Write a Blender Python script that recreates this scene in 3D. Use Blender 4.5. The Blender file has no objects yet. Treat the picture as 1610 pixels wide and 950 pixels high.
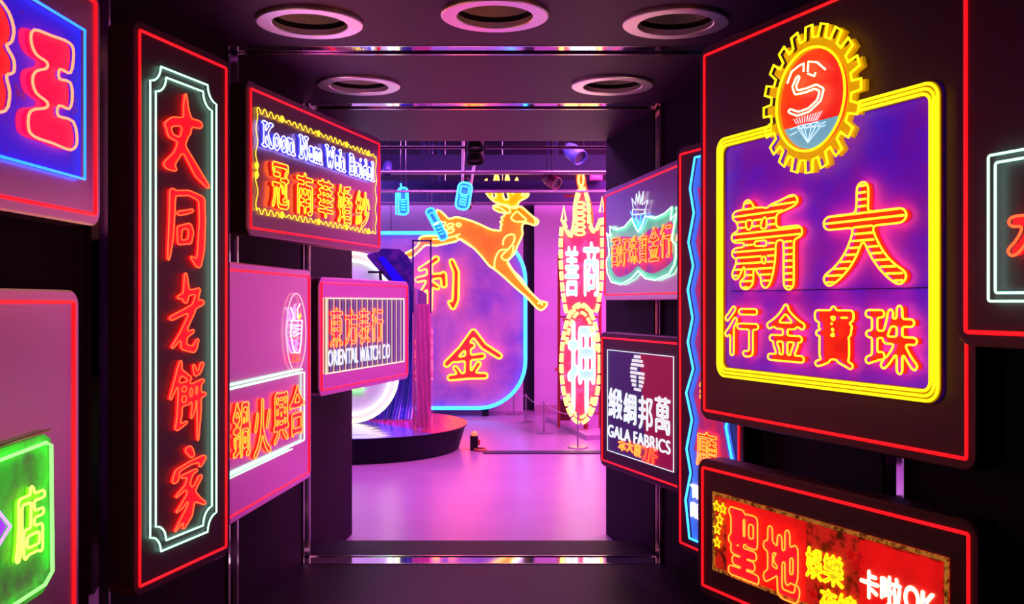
import bpy, math, random
import numpy as np
from mathutils import Vector, Matrix
from mathutils.geometry import tessellate_polygon, delaunay_2d_cdt
random.seed(7)
SC = bpy.context.scene
COL = SC.collection

# ------------------------------------------------------------------ camera, world, light, exposure
F, CX, CY, EYE = 1500.0, 805.0, 475.0, 1.6
cam = bpy.data.cameras.new('camera'); cam_o = bpy.data.objects.new('camera', cam); COL.objects.link(cam_o)
cam.sensor_width = 36.0; cam.lens = F / 1610.0 * 36.0; cam.clip_start = 0.05; cam.clip_end = 100
cam_o.location = (0, 0, EYE); cam_o.rotation_euler = (math.pi / 2, 0, 0)
SC.camera = cam_o

w = bpy.data.worlds.new('world'); SC.world = w; w.use_nodes = True
w.node_tree.nodes['Background'].inputs[0].default_value = (0.50, 0.03, 0.62, 1)
w.node_tree.nodes['Background'].inputs[1].default_value = 0.02

def area(name, loc, size, color, power, rot=(0, 0, 0), sy=None):
    l = bpy.data.lights.new(name, 'AREA'); l.size = size; l.color = color; l.energy = power
    if sy: l.shape = 'RECTANGLE'; l.size_y = sy
    o = bpy.data.objects.new(name, l); COL.objects.link(o); o.location = loc; o.rotation_euler = rot
    return o
area('gallery_wash', (1.2, 9.2, 3.9), 1.6, (0.95, 0.20, 0.78), 190)
area('gallery_wash', (3.4, 10.2, 3.9), 1.6, (1.0, 0.12, 0.72), 260, (0, 0.5, 0))  # unseen wash added to brighten the pink mirrored by the left boards
area('gallery_wash', (2.2, 12.6, 3.9), 1.6, (1.0, 0.10, 0.80), 200, (0.45, 0, 0))
area('gallery_wash', (-2.6, 12.8, 3.9), 1.4, (0.45, 0.22, 1.0), 110, (0.4, 0, 0))
area('gallery_wash', (-4.6, 9.8, 3.9), 1.4, (0.30, 0.12, 1.0), 160, (0, -0.5, 0))  # unseen violet wash added for the blue mirrored by the banner board
area('gallery_wash', (-1.0, 9.0, 3.9), 1.2, (0.85, 0.20, 1.0), 110)

SC.view_settings.view_transform = 'Standard'; SC.view_settings.look = 'None'
SC.view_settings.gamma = 1.0; SC.view_settings.use_curve_mapping = False
SC.view_settings.exposure = 0.0
SC.cycles.use_denoising = True
SC.cycles.max_bounces = 7; SC.cycles.diffuse_bounces = 3; SC.cycles.glossy_bounces = 4
SC.cycles.transmission_bounces = 6; SC.cycles.transparent_max_bounces = 8
SC.cycles.sample_clamp_indirect = 4.0
SC.cycles.caustics_reflective = False; SC.cycles.caustics_refractive = False

# ------------------------------------------------------------------ materials
MATS = {}
def M(name, base=(0.5, 0.5, 0.5), rough=0.5, metal=0.0, emit=None, es=1.0, mott=None, bump=0.0, bscale=60, trans=0.0,
      ior=1.45, spec=0.5, alpha=1.0):
    """procedural principled material; mott=(scale, base2, emit2, lo, hi) mottles colour with noise"""
    if name in MATS: return MATS[name]
    m = bpy.data.materials.new(name); m.use_nodes = True
    nt = m.node_tree; b = nt.nodes['Principled BSDF']
    b.inputs['Base Color'].default_value = (*base, 1); b.inputs['Roughness'].default_value = rough
    b.inputs['Metallic'].default_value = metal; b.inputs['IOR'].default_value = ior
    b.inputs['Specular IOR Level'].default_value = spec
    b.inputs['Transmission Weight'].default_value = trans
    b.inputs['Alpha'].default_value = alpha
    if emit is not None:
        b.inputs['Emission Color'].default_value = (*emit, 1); b.inputs['Emission Strength'].default_value = es
    if mott or bump:
        tc = nt.nodes.new('ShaderNodeTexCoord')
    if mott:
        sc, b2, e2, lo, hi = mott
        n = nt.nodes.new('ShaderNodeTexNoise'); n.inputs['Scale'].default_value = sc; n.inputs['Detail'].default_value = 5
        n.inputs['Roughness'].default_value = 0.62
        nt.links.new(tc.outputs['Object'], n.inputs['Vector'])
        mr = nt.nodes.new('ShaderNodeMapRange'); mr.inputs['From Min'].default_value = lo; mr.inputs['From Max'].default_value = hi
        nt.links.new(n.outputs['Fac'], mr.inputs['Value'])
        def mixc(a, c, sock):
            x = nt.nodes.new('ShaderNodeMix'); x.data_type = 'RGBA'
            x.inputs[6].default_value = (*a, 1); x.inputs[7].default_value = (*c, 1)
            nt.links.new(mr.outputs[0], x.inputs[0]); nt.links.new(x.outputs[2], sock)
        mixc(base, b2, b.inputs['Base Color'])
        if e2 is not None and emit is not None: mixc(emit, e2, b.inputs['Emission Color'])
    if bump:
        n2 = nt.nodes.new('ShaderNodeTexNoise'); n2.inputs['Scale'].default_value = bscale; n2.inputs['Detail'].default_value = 4
        nt.links.new(tc.outputs['Object'], n2.inputs['Vector'])
        bp = nt.nodes.new('ShaderNodeBump'); bp.inputs['Strength'].default_value = bump; bp.inputs['Distance'].default_value = 0.02
        nt.links.new(n2.outputs['Fac'], bp.inputs['Height']); nt.links.new(bp.outputs['Normal'], b.inputs['Normal'])
    MATS[name] = m
    return m
def NEON(name, rgb, s=1.0):
    return M(name, (0.02, 0.02, 0.02), 0.4, emit=rgb, es=s)

N_RED = NEON('red neon line', (1.9, 0.008, 0.016))
N_AMBER = NEON('amber neon glass', (10.0, 1.35, 0.04))
N_ORANGE = NEON('orange neon glass', (8.0, 0.62, 0.05))
N_REDT = NEON('scarlet neon glass', (6.5, 0.20, 0.05))
N_YEL = NEON('yellow neon glass', (1.9, 1.35, 0.010))
N_YELD = NEON('fine yellow neon glass', (2.6, 1.7, 0.05))
N_MINT = NEON('mint neon glass', (1.1, 4.2, 2.0))
N_GREEN = NEON('green neon glass', (0.5, 5.0, 0.35))
N_WHITE = NEON('white neon glass', (2.2, 2.3, 2.6))
N_WARM = NEON('warm white neon glass', (3.2, 2.3, 1.1))
N_CYAN = NEON('cyan neon glass', (0.10, 1.25, 5.0))
N_BLUE = NEON('blue neon glass', (0.03, 0.55, 5.5))
N_BLUEW = NEON('blue white neon glass', (2.2, 2.4, 8.5))
N_DEER = NEON('golden neon glass', (4.2, 2.3, 0.40))
N_SOFT = NEON('soft white neon glass', (0.9, 1.05, 1.15))
N_VIOLET = NEON('violet neon glass', (1.6, 0.5, 5.0))

BOARD = M('dark satin plum board', (0.13, 0.055, 0.12), 0.5, 0.6, bump=0.03, bscale=9)  # darker copy for boards without pink light on them
BOARD_LIT = M('pink lit satin metal board', (0.78, 0.42, 0.62), 0.30, 0.85, bump=0.012, bscale=9)  # lighter board copy, pink gallery light put into its colour
BOARD_HALFLIT = M('half lit satin board', (0.40, 0.24, 0.30), 0.40, 0.75, bump=0.012, bscale=9)  # in-between board copy, less of that light put into its colour
CASE = M('black painted metal', (0.012, 0.006, 0.014), 0.6, spec=0.2)
RAIL = M('bright rail', (0.80, 0.74, 0.80), 0.16, 1.0)
MIRROR = M('polished mirror strip', (0.9, 0.9, 0.92), 0.06, 1.0, mott=(3, (0.85, 0.85, 0.9), None, 0.3, 0.7))
CEIL = M('dark plum ceiling paint', (0.046, 0.0015, 0.056), 0.52, spec=0.28, bump=0.10, bscale=5)
WALLM = M('dark plum wall paint', (0.012, 0.001, 0.015), 0.72, spec=0.12, bump=0.06, bscale=5)
FLOORM = M('black vinyl floor', (0.007, 0.001, 0.007), 0.5, spec=0.2, bump=0.05, bscale=20)

# ------------------------------------------------------------------ mesh helpers
def link(name, mesh, mat=None, parent=None):
    o = bpy.data.objects.new(name, mesh); COL.objects.link(o)
    if mat and not mesh.materials: mesh.materials.append(mat)
    if parent: o.parent = parent
    return o
def pydata(name, vs, fs, mat, parent=None, smooth=False):
    me = bpy.data.meshes.new(name); me.from_pydata(vs, [], fs); me.validate()
    if smooth: me.polygons.foreach_set('use_smooth', [True] * len(me.polygons))
    me.update()
    return link(name, me, mat, parent)
def fill(loops, y0):
    """triangulate loops with holes (even-odd) at depth y0"""
    flat = [Vector(p) for L in loops for p in L]; ed = []; k = 0
    for L in loops:
        n = len(L); ed += [(k + i, k + (i + 1) % n) for i in range(n)]; k += n
    vs, _, tris, *_ = delaunay_2d_cdt(flat, ed, [], 0, 1e-7)
    V = np.array([(v.x, v.y) for v in vs]); T = np.array([t for t in tris if len(t) == 3])
    c = V[T].mean(1); inside = np.zeros(len(T), bool)
    for L in loops:
        a = np.array(L); b = np.roll(a, -1, 0)
        for (x0, z0), (x1, z1) in zip(a, b):
            if z0 == z1: continue
            m = ((z0 > c[:, 1]) != (z1 > c[:, 1])) & (c[:, 0] < (x1 - x0) * (c[:, 1] - z0) / (z1 - z0) + x0)
            inside ^= m
    return [(x, y0, z) for x, z in V], [tuple(int(i) for i in t) for t in T[inside]]
class MB:
    def __init__(s): s.v = []; s.f = []
    def add(s, vs, fs):
        k = len(s.v); s.v += [tuple(p) for p in vs]; s.f += [tuple(i + k for i in f) for f in fs]; return s
    def box(s, a, b):
        (x0, y0, z0), (x1, y1, z1) = a, b
        return s.add([(x0, y0, z0), (x1, y0, z0), (x1, y1, z0), (x0, y1, z0), (x0, y0, z1), (x1, y0, z1), (x1, y1, z1), (x0, y1, z1)],
                     [(0, 3, 2, 1), (4, 5, 6, 7), (0, 1, 5, 4), (1, 2, 6, 5), (2, 3, 7, 6), (3, 0, 4, 7)])
    def prism(s, pts, z0, z1):                       # pts xy anticlockwise
        n = len(pts)
        return s.add([(x, y, z0) for x, y in pts] + [(x, y, z1) for x, y in pts],
                     [tuple(range(n))[::-1], tuple(range(n, 2 * n))] + [(i, (i + 1) % n, n + (i + 1) % n, n + i) for i in range(n)])
    def bar(s, p, q, r, n=8, r2=None):               # round bar in 3D
        p, q = Vector(p), Vector(q); d = (q - p).normalized()
        a = d.orthogonal().normalized(); b = d.cross(a); r2 = r if r2 is None else r2
        vs = []
        for c, rr in ((p, r), (q, r2)):
            for i in range(n):
                t = 2 * math.pi * i / n; vs.append(c + a * (rr * math.cos(t)) + b * (rr * math.sin(t)))
        return s.add(vs, [(i, (i + 1) % n, n + (i + 1) % n, n + i) for i in range(n)] + [tuple(range(n))[::-1], tuple(range(n, 2 * n))])
    def lathe(s, prof, n=32, c=(0, 0, 0)):           # prof (r,z)
        vs = []
        for r, z in prof:
            for i in range(n):
                t = 2 * math.pi * i / n; vs.append((c[0] + r * math.cos(t), c[1] + r * math.sin(t), c[2] + z))
        fs = []
        for k in range(len(prof) - 1):
            for i in range(n):
                fs.append((k * n + i, k * n + (i + 1) % n, (k + 1) * n + (i + 1) % n, (k + 1) * n + i))
        return s.add(vs, fs)
    def tube(s, pts, r, y, closed=True, n=5):        # planar tube in local XZ at depth y
        pts = [(float(a), float(b)) for a, b in pts]
        m = len(pts)
        if m < 2: return s
        vs = []
        for i in range(m):
            if closed: a, b = pts[i - 1], pts[(i + 1) % m]
            else: a, b = pts[max(0, i - 1)], pts[min(m - 1, i + 1)]
            tx, tz = b[0] - a[0], b[1] - a[1]; l = math.hypot(tx, tz) or 1e-9
            nx, nz = -tz / l, tx / l
            for k in range(n):
                t = 2 * math.pi * k / n
                vs.append((pts[i][0] + nx * r * math.cos(t), y + r * math.sin(t), pts[i][1] + nz * r * math.cos(t)))
        fs = []
        for i in range(m if closed else m - 1):
            j = (i + 1) % m
            for k in range(n):
                l = (k + 1) % n; fs.append((i * n + k, j * n + k, j * n + l, i * n + l))
        if not closed: fs += [tuple(range(n)), tuple(range((m - 1) * n, m * n))[::-1]]
        return s.add(vs, fs)
    def plate(s, loops, y0, y1):                     # filled loops (even-odd) in XZ with front at y0 (towards viewer), back y1
        loops = [[(float(a), float(b)) for a, b in L] for L in loops if len(L) > 2]
        if not loops: return s
        flat = [p for L in loops for p in L]
        s.add(*fill(loops, y0))
        for L in loops:
            n = len(L)
            s.add([(a, y0, b) for a, b in L] + [(a, y1, b) for a, b in L], [(i, (i + 1) % n, n + (i + 1) % n, n + i) for i in range(n)])
        return s
    def build(s, name, mat, parent=None, smooth=False):
        return pydata(name, s.v, s.f, mat, parent, smooth)
def tag(o, label=None, cat=None, group=None, kind=None):
    if label: o['label'] = label
    if cat: o['category'] = cat
    if group: o['group'] = group
    if kind: o['kind'] = kind
    return o
def empty(name, loc, rz=0.0):
    o = bpy.data.objects.new(name, None); COL.objects.link(o); o.location = loc; o.rotation_euler = (0, 0, rz)
    o.empty_display_size = 0.1
    return o
def P(px, py, Y): return Vector(((px - CX) / F * Y, Y, EYE + (CY - py) / F * Y))
GZ = -0.15
def floor_at(px, py, z=GZ):
    Y = (EYE - z) * F / (py - CY); return Vector(((px - CX) / F * Y, Y, z))

# ------------------------------------------------------------------ glyphs: outline -> field -> smooth contours
def blur(a, s):
    k = max(1, int(s * 3)); x = np.arange(-k, k + 1); g = np.exp(-x * x / (2 * s * s)); g /= g.sum()
    a = np.apply_along_axis(lambda r: np.convolve(r, g, 'same'), 0, a)
    return np.apply_along_axis(lambda r: np.convolve(r, g, 'same'), 1, a)
def contours(f):
    """closed iso-lines of f at 0 (inside > 0); returns lists of (x, y) in grid units"""
    ins = f > 0; H, W = f.shape
    code = ins[:-1, :-1] * 1 + ins[:-1, 1:] * 2 + ins[1:, 1:] * 4 + ins[1:, :-1] * 8
    tab = {1: [(3, 0)], 2: [(0, 1)], 3: [(3, 1)], 4: [(1, 2)], 5: [(3, 2), (1, 0)], 6: [(0, 2)], 7: [(3, 2)], 8: [(2, 3)],
           9: [(2, 0)], 10: [(0, 3), (2, 1)], 11: [(2, 1)], 12: [(1, 3)], 13: [(1, 0)], 14: [(0, 3)]}
    nxt = {}; pos = {}
    def ek(i, j, e):
        return ((0, i, j), (1, i, j + 1), (0, i + 1, j), (1, i, j))[e]
    def ep(k):
        if k in pos: return
        d, i, j = k
        if d == 0:
            a, b = f[i, j], f[i, j + 1]; pos[k] = (j + a / (a - b), i)
        else:
            a, b = f[i, j], f[i + 1, j]; pos[k] = (j, i + a / (a - b))
    for i, j in zip(*np.nonzero((code > 0) & (code < 15))):
        for a, b in tab[int(code[i, j])]:
            ka, kb = ek(i, j, a), ek(i, j, b); nxt[ka] = kb; ep(ka); ep(kb)
    out = []
    while nxt:
        k0 = next(iter(nxt)); k = k0; L = []
        while k in nxt:
            L.append(pos[k]); k = nxt.pop(k)
        if len(L) > 5: out.append(L)
    return out
def thin(L, step):
    """smooth a closed loop a little and resample it"""
    a = np.array(L)
    a = (np.roll(a, 1, 0) + 2 * a + np.roll(a, -1, 0)) / 4
    d = np.hypot(*(np.roll(a, -1, 0) - a).T); s = np.concatenate([[0], np.cumsum(d)])
    n = max(6, int(s[-1] / step)); t = np.linspace(0, s[-1], n, endpoint=False)
    b = np.vstack([a, a[:1]])
    return np.stack([np.interp(t, s, b[:, 0]), np.interp(t, s, b[:, 1])], 1)
_font = bpy.data.curves.new('glyph_source', 'FONT'); _font_o = bpy.data.objects.new('glyph_source', _font); COL.objects.link(_font_o)
def bez(sp, k=5):
    pts = []; B = sp.bezier_points; n = len(B)
    for i in range(n):
        p, q = B[i], B[(i + 1) % n]
        a, b, c, d = p.co, p.handle_right, q.handle_left, q.co
        for t in range(k):
            t /= k; s = 1 - t
            r = a * s ** 3 + b * 3 * s * s * t + c * 3 * s * t * t + d * t ** 3; pts.append((r.x, r.y))
    return pts
CACHE = {}
def glyph(text, bold=0.0, N=56, xs=1.0):
    """returns (loops normalised to 0..1 x up, field) of a string in the built-in type, emboldened"""
    key = (text, bold, N, xs)
    if key in CACHE: return CACHE[key]
    _font.body = text
    dg = bpy.context.evaluated_depsgraph_get(); dg.update()
    c = _font_o.evaluated_get(dg).to_curve(dg)
    polys = [np.array(bez(s)) for s in c.splines if s.type == 'BEZIER' and len(s.bezier_points) > 2]
    polys += [np.array([(p.co.x, p.co.y) for p in s.points]) for s in c.splines if s.type == 'POLY' and len(s.points) > 2]
    _font_o.to_curve_clear()
    allp = np.vstack(polys); mn = allp.min(0); mx = allp.max(0); h = mx[1] - mn[1]
    SS = 3; pad = 5; sc = N / h
    Wc = int((mx[0] - mn[0]) * sc * xs) + 2 * pad; Hc = N + 2 * pad
    big = np.zeros((Hc * SS, Wc * SS))
    segs = []
    for p in polys:
        q = (p - mn) * sc; q[:, 0] *= xs
        q = (q + pad) * SS; segs.append(np.hstack([q, np.roll(q, -1, 0)]))
    S = np.vstack(segs)
    for r in range(Hc * SS):
        yy = r + 0.5
        up = (S[:, 1] <= yy) & (S[:, 3] > yy); dn = (S[:, 3] <= yy) & (S[:, 1] > yy); m = up | dn
        if not m.any(): continue
        T = S[m]; x = T[:, 0] + (yy - T[:, 1]) / (T[:, 3] - T[:, 1]) * (T[:, 2] - T[:, 0])
        d = np.where(up[m], 1, -1); o = np.argsort(x); x = x[o]; wn = np.cumsum(d[o])
        for k in range(len(x) - 1):
            if wn[k] != 0: big[r, max(0, int(round(x[k]))):max(0, int(round(x[k + 1])))] = 1
    f = big.reshape(Hc, SS, Wc, SS).mean((1, 3))
    f = blur(f, 0.75 + bold) - (0.5 - min(0.34, bold * 0.22))
    f[0] = f[-1] = -1; f[:, 0] = f[:, -1] = -1
    CACHE[key] = norm_loops(f)
    return CACHE[key]
def norm_loops(f, step=1.5):
    Ls = [thin(L, step) for L in contours(f)]
    a = np.vstack(Ls); mn, mx = a.min(0), a.max(0)
    return [(L - mn) / (mx - mn) for L in Ls], f, mn, mx
def strokes(sts, N=64, pad=None, key=None):
    """sts: list of polylines of (x, y, w) with y DOWN; variable-width brush strokes -> loops"""
    if key and key in CACHE: return CACHE[key]
    allp = np.array([p for s in sts for p in s]); mw = allp[:, 2].max()
    mn = allp[:, :2].min(0) - mw; mx = allp[:, :2].max(0) + mw
    sc = N / (mx[1] - mn[1]); H = N + 1; W = int((mx[0] - mn[0]) * sc) + 2
    gx, gy = np.meshgrid(np.arange(W) / sc + mn[0], np.arange(H) / sc + mn[1])
    f = np.full((H, W), -9.0)
    for s in sts:
        for (x0, y0, w0), (x1, y1, w1) in zip(s[:-1], s[1:]):
            dx, dy = x1 - x0, y1 - y0; l2 = dx * dx + dy * dy + 1e-12
            t = np.clip(((gx - x0) * dx + (gy - y0) * dy) / l2, 0, 1)
            d = (w0 + (w1 - w0) * t) / 2 - np.hypot(gx - x0 - t * dx, gy - y0 - t * dy)
            f = np.maximum(f, d * sc)
    f = f[::-1].copy(); f = blur(f, 0.8)
    f[0] = f[-1] = -1; f[:, 0] = f[:, -1] = -1
    r = norm_loops(f)
    if key: CACHE[key] = r
    return r
def stripes_of(g, n):
    """horizontal runs inside a glyph, normalised"""
    loops, f, mn, mx = g; out = []
    for k in range(n):
        y = mn[1] + (mx[1] - mn[1]) * (k + 0.5) / n; i = int(round(y))
        row = f[min(max(i, 0), f.shape[0] - 1)] > 0
        e = np.flatnonzero(np.diff(np.concatenate([[0], row.astype(int), [0]])))
        for a, b in zip(e[::2], e[1::2]):
            if b - a > 4: out.append((((a + 1.2 - mn[0]) / (mx[0] - mn[0])), (b - 2.2 - mn[0]) / (mx[0] - mn[0]), (y - mn[1]) / (mx[1] - mn[1])))
    return out
def rrect(x0, z0, x1, z1, r, n=6):
    pts = []
    for cx, cz, a0 in ((x1 - r, z1 - r, 0), (x0 + r, z1 - r, 90), (x0 + r, z0 + r, 180), (x1 - r, z0 + r, 270)):
        for k in range(n + 1):
            t = math.radians(a0 + 90 * k / n); pts.append((cx + r * math.cos(t), cz + r * math.sin(t)))
    return pts
def ellipse(cx, cz, rx, rz, n=40): return [(cx + rx * math.cos(2 * math.pi * k / n), cz + rz * math.sin(2 * math.pi * k / n)) for k in range(n)]
def smooth(pts, closed=True, k=4):
    """Catmull-Rom through points"""
    n = len(pts); out = []
    rng = range(n) if closed else range(n - 1)
    for i in rng:
        if closed: p = [pts[(i + j) % n] for j in (-1, 0, 1, 2)]
        else: p = [pts[min(max(i + j, 0), n - 1)] for j in (-1, 0, 1, 2)]
        for s in range(k):
            t = s / k
            out.append(tuple(0.5 * (2 * p[1][c] + (p[2][c] - p[0][c]) * t + (2 * p[0][c] - 5 * p[1][c] + 4 * p[2][c] - p[3][c]) * t * t
                                    + (3 * p[1][c] - p[0][c] - 3 * p[2][c] + p[3][c]) * t ** 3) for c in (0, 1)))
    if not closed: out.append(tuple(pts[-1][:2]))
    return out

# ------------------------------------------------------------------ a plane that carries a sign
class Plane:
    """vertical plane through column xA at depth YA, its horizontal lines running to vanishing column vp (None: facing square on)"""
    def __init__(s, xA, YA, vp=None):
        p = P(xA, CY, YA)
        if vp is None: U = Vector((1, 0, 0))
        else:
            D = Vector(((vp - CX) / F, 1, 0)).normalized(); U = D if D.x * 1 >= 0 and vp > xA else -D
        s.U = U; s.o = Vector((p.x, p.y, 0)); s.N = Vector((U.y, -U.x, 0))     # N towards viewer
        s.rz = math.atan2(U.y, U.x)
    def world(s, px, py):
        d = Vector(((px - CX) / F, 1, (CY - py) / F)); c = Vector((0, 0, EYE))
        t = (s.o + s.N * s.off - c).dot(s.N) / d.dot(s.N); return c + d * t
    off = 0.0
    def uv(s, px, py):
        p = s.world(px, py); return ((p - s.o).dot(s.U), p.z)
    def root(s, name, px, zb):
        """an Empty at column px and height zb; local x along the sign, local -y towards the viewer"""
        u = s.uv(px, CY)[0]; s.u0 = u; s.z0 = zb
        q = s.o + s.U * u
        return empty(name, (q.x, q.y, zb), s.rz)
    def L(s, px, py):
        u, v = s.uv(px, py); return (u - s.u0, v - s.z0)
    def box(s, x0, y0, x1, y1):
        cx, cy = (x0 + x1) / 2, (y0 + y1) / 2
        a = s.L(x0, cy)[0]; b = s.L(x1, cy)[0]; c = s.L(cx, y1)[1]; d = s.L(cx, y0)[1]
        return a, c, b, d
def place(loops, bx, shear=0.0):
    a, c, b, d = bx
    out = []
    for L in loops:
        L = np.asarray(L); x = a + (b - a) * L[:, 0]; z = c + (d - c) * L[:, 1]
        out.append(list(zip(x, z + shear * (L[:, 0] - 0.5))))
    return out
def plate_mat(name, c, e=None, es=1.0, **k): return M(name, c, 0.5, emit=e, es=es, **k)
F_RED = plate_mat('red letter face', (0.55, 0.02, 0.02), (0.75, 0.004, 0.006), 0.55)
F_REDHOT = plate_mat('bright red letter face', (0.8, 0.02, 0.03), (1.0, 0.006, 0.02), 0.95)
F_WHITE = plate_mat('white letter face', (0.8, 0.8, 0.82), (0.9, 0.95, 1.0), 0.8)
F_ICE = plate_mat('ice blue letter face', (0.3, 0.55, 0.6), (0.25, 0.60, 0.75), 0.8)
F_GOLD = plate_mat('golden letter face', (0.6, 0.25, 0.02), (0.8, 0.22, 0.01), 0.5)
F_YELLOW = plate_mat('yellow letter face', (0.8, 0.6, 0.02), (0.9, 0.68, 0.01), 0.7)
F_BLUE = plate_mat('blue letter shadow', (0.06, 0.06, 0.6), (0.02, 0.02, 0.8), 0.6)  # even blue plate under the bridal letters
def letter(root, g, bx, tube, face=None, r=0.004, d=0.022, stripes=0, name='character', n=5, thick=0.008, y=0.0):
    """a character part: face plate with a neon tube round its outline as sub-part"""
    loops = place(g[0], bx)
    if face is not None:
        part = MB().plate(loops, y - thick, y).build(name, face, root)
        m = MB()
        for L in loops: m.tube(L, r, y - d, True, n)
        for a, b, t in (stripes_of(g, stripes) if stripes else []):
            p = place([[(a, t), (b, t)]], bx)[0]; m.tube(p, r * 1.15, y - d, False, n)
        m.build('neon_tube', tube, part, True)
    else:
        m = MB()
        for L in loops: m.tube(L, r, y - d, True, n)
        part = m.build(name, tube, root, True)
    return part
def line(root, pts, tube, r=0.004, d=0.02, closed=False, name='neon_tube', n=5, y=0.0):
    return MB().tube(pts, r, y - d, closed, n).build(name, tube, root, True)

# ================================================================== STRUCTURE
HC = 1.215; ZC = EYE + HC; YE = 7.2; YS = 6.4; Y0 = -0.6
def wl(Y): return -1.35 + 0.055 * (Y - 4.6)
def wr(Y): return 0.908 - 0.155 * (Y - 5.92)
RINGS = [(1.88, 2.04), (3.20, 3.36), (4.53, 4.68), (5.83, 6.01)]
segs = []; y = Y0
for a, b in RINGS: segs.append((y, a)); y = b
segs.append((y, YE))
LIGHTS = [((487 - CX) / F * 4.13, 4.13), ((778 - CX) / F * 4.0, 4.02), ((1062 - CX) / F * 4.13, 4.13), (-0.853, 5.32), (0.56, 5.32)]
LR = 0.215
def tapered(mb, Ya, Yb, z0, z1, e=0.0):
    return mb.prism([(wl(Ya) - e, Ya), (wr(Ya) + e, Ya), (wr(Yb) + e, Yb), (wl(Yb) - e, Yb)], z0, z1)
floor = tag(tapered(MB(), Y0, YS, GZ, -0.006, 0.1).build('floor', CASE), 'black raised floor of the sign tunnel', None, None, 'structure')
fs = segs[:-1] + [(RINGS[-1][1], YS)]
for a, b in fs: tapered(MB(), a, b, -0.004, 0.0).build('floor_panel', FLOORM, floor)
ceil = empty('ceiling', (0, 3, ZC)); tag(ceil, 'dark plum tunnel ceiling with round recessed vents', None, None, 'structure')
for a, b in segs:
    quad = [(wl(a), a), (wr(a), a), (wr(b), b), (wl(b), b)]
    holes = [[(x + LR * math.cos(2 * math.pi * k / 40), yy + LR * math.sin(2 * math.pi * k / 40)) for k in range(40)]
             for x, yy in LIGHTS if a < yy < b]
    loops = [quad] + holes; flat = [p for L in loops for p in L]
    tr = tessellate_polygon([[Vector((*p, 0)) for p in L] for L in loops])
    o = pydata('ceiling_panel', [(p[0], p[1] - 3, 0.0) for p in flat], tr, CEIL, ceil)
    # edge returns of the panel
    m = MB()
    for L in loops:
        n = len(L); m.add([(p[0], p[1] - 3, 0) for p in L] + [(p[0], p[1] - 3, 0.06) for p in L], [(i, (i + 1) % n, n + (i + 1) % n, n + i) for i in range(n)])
    m.build('panel_edge', CASE, o)
MB().box((-2.4, Y0 - 3, 0.25), (2.4, YE - 3, 0.30)).build('ceiling_back', CASE, ceil)
for side, wf, sg, nm in (('left', wl, -1, 'dark plum tunnel wall on the left'), ('right', wr, 1, 'dark plum tunnel wall on the right')):
    W = empty('wall_' + side, (wf(3), 3, 0)); tag(W, nm, None, None, 'structure')
    ox = wf(3)
    for a, b in segs:
        z0 = GZ if b == YE else -0.004
        pts = [(wf(a) - ox, a - 3), (wf(a) + sg * 0.08 - ox, a - 3), (wf(b) + sg * 0.08 - ox, b - 3), (wf(b) - ox, b - 3)]
        if sg < 0: pts = pts[::-1]
        MB().prism(pts, z0, ZC + 0.02).build('wall_panel', WALLM, W)
    pts = [(wf(Y0) + sg * 0.1 - ox, Y0 - 3), (wf(Y0) + sg * 0.14 - ox, Y0 - 3), (wf(YE) + sg * 0.14 - ox, YE - 3), (wf(YE) + sg * 0.1 - ox, YE - 3)]
    if sg < 0: pts = pts[::-1]
    MB().prism(pts, GZ, ZC + 0.3).build('wall_back', CASE, W)
# mirror rings: mirror strip with a thin rail on either side, on ceiling, walls and floor
for k, (a, b) in enumerate(RINGS):
    R = empty('trim_%d' % (k + 1), (0, (a + b) / 2, 0)); tag(R, 'mirror strip between thin rails ringing the tunnel', None, None, 'structure'); c = (a + b) / 2
    L, Rr = wl(c), wr(c)
    def seg(nm, lo, hi, mat):
        m = MB()
        return m.box(lo, hi).build(nm, mat, R)
    seg('mirror', (L, a - c, ZC + 0.008), (Rr, b - c, ZC + 0.02), MIRROR)
    seg('mirror', (L, a - c, -0.012), (Rr, b - c, -0.0025), MIRROR)
    seg('mirror', (L - 0.03, a - c, 0), (L - 0.012, b - c, ZC), MIRROR)
    seg('mirror', (Rr + 0.012, a - c, 0), (Rr + 0.03, b - c, ZC), MIRROR)
    for e in (a, b):
        y0, y1 = e - c - 0.007, e - c + 0.007
        seg('rail', (L, y0, ZC - 0.002), (Rr, y1, ZC + 0.006), RAIL)
        seg('rail', (L, y0, -0.006), (Rr, y1, 0.003), RAIL)
        seg('rail', (L - 0.012, y0, 0), (L + 0.006, y1, ZC), RAIL)
        seg('rail', (Rr - 0.006, y0, 0), (Rr + 0.012, y1, ZC), RAIL)
# gallery shell
GFLOOR = M('polished pale gallery floor', (0.40, 0.27, 0.40), 0.30, mott=(1.3, (0.34, 0.22, 0.35), None, 0.35, 0.7), bump=0.03, bscale=5)
GWALL = M('pale painted gallery wall', (0.72, 0.55, 0.72), 0.7, mott=(2, (0.68, 0.52, 0.70), None, 0.4, 0.6))
GDARK = M('dark gallery ceiling paint', (0.014, 0.009, 0.03), 0.6)
tag(MB().box((-6, YS, GZ - 0.1), (5, 15.9, GZ)).build('floor.001', GFLOOR), 'polished gallery floor beyond the tunnel', None, None, 'structure')
YW = 15.3; ZW = EYE + (CY - 320) / F * YW
def wallpiece(x0, x1, nm):
    return MB().box((x0, 0, 0), (x1, 0.15, ZW - GZ)).build(nm, GWALL, bw)
bw = empty('wall_back', (0, YW, GZ)); tag(bw, 'pale gallery back wall glowing pink', None, None, 'structure')
for x0, x1 in ((-6, -1.945), (-1.935, 0.18), (0.36, 5)): wallpiece(x0, x1, 'wall_panel')
MB().box((0.18, 0.16, 0), (0.36, 0.2, ZW - GZ)).build('dark_gap', GDARK, bw)
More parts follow.
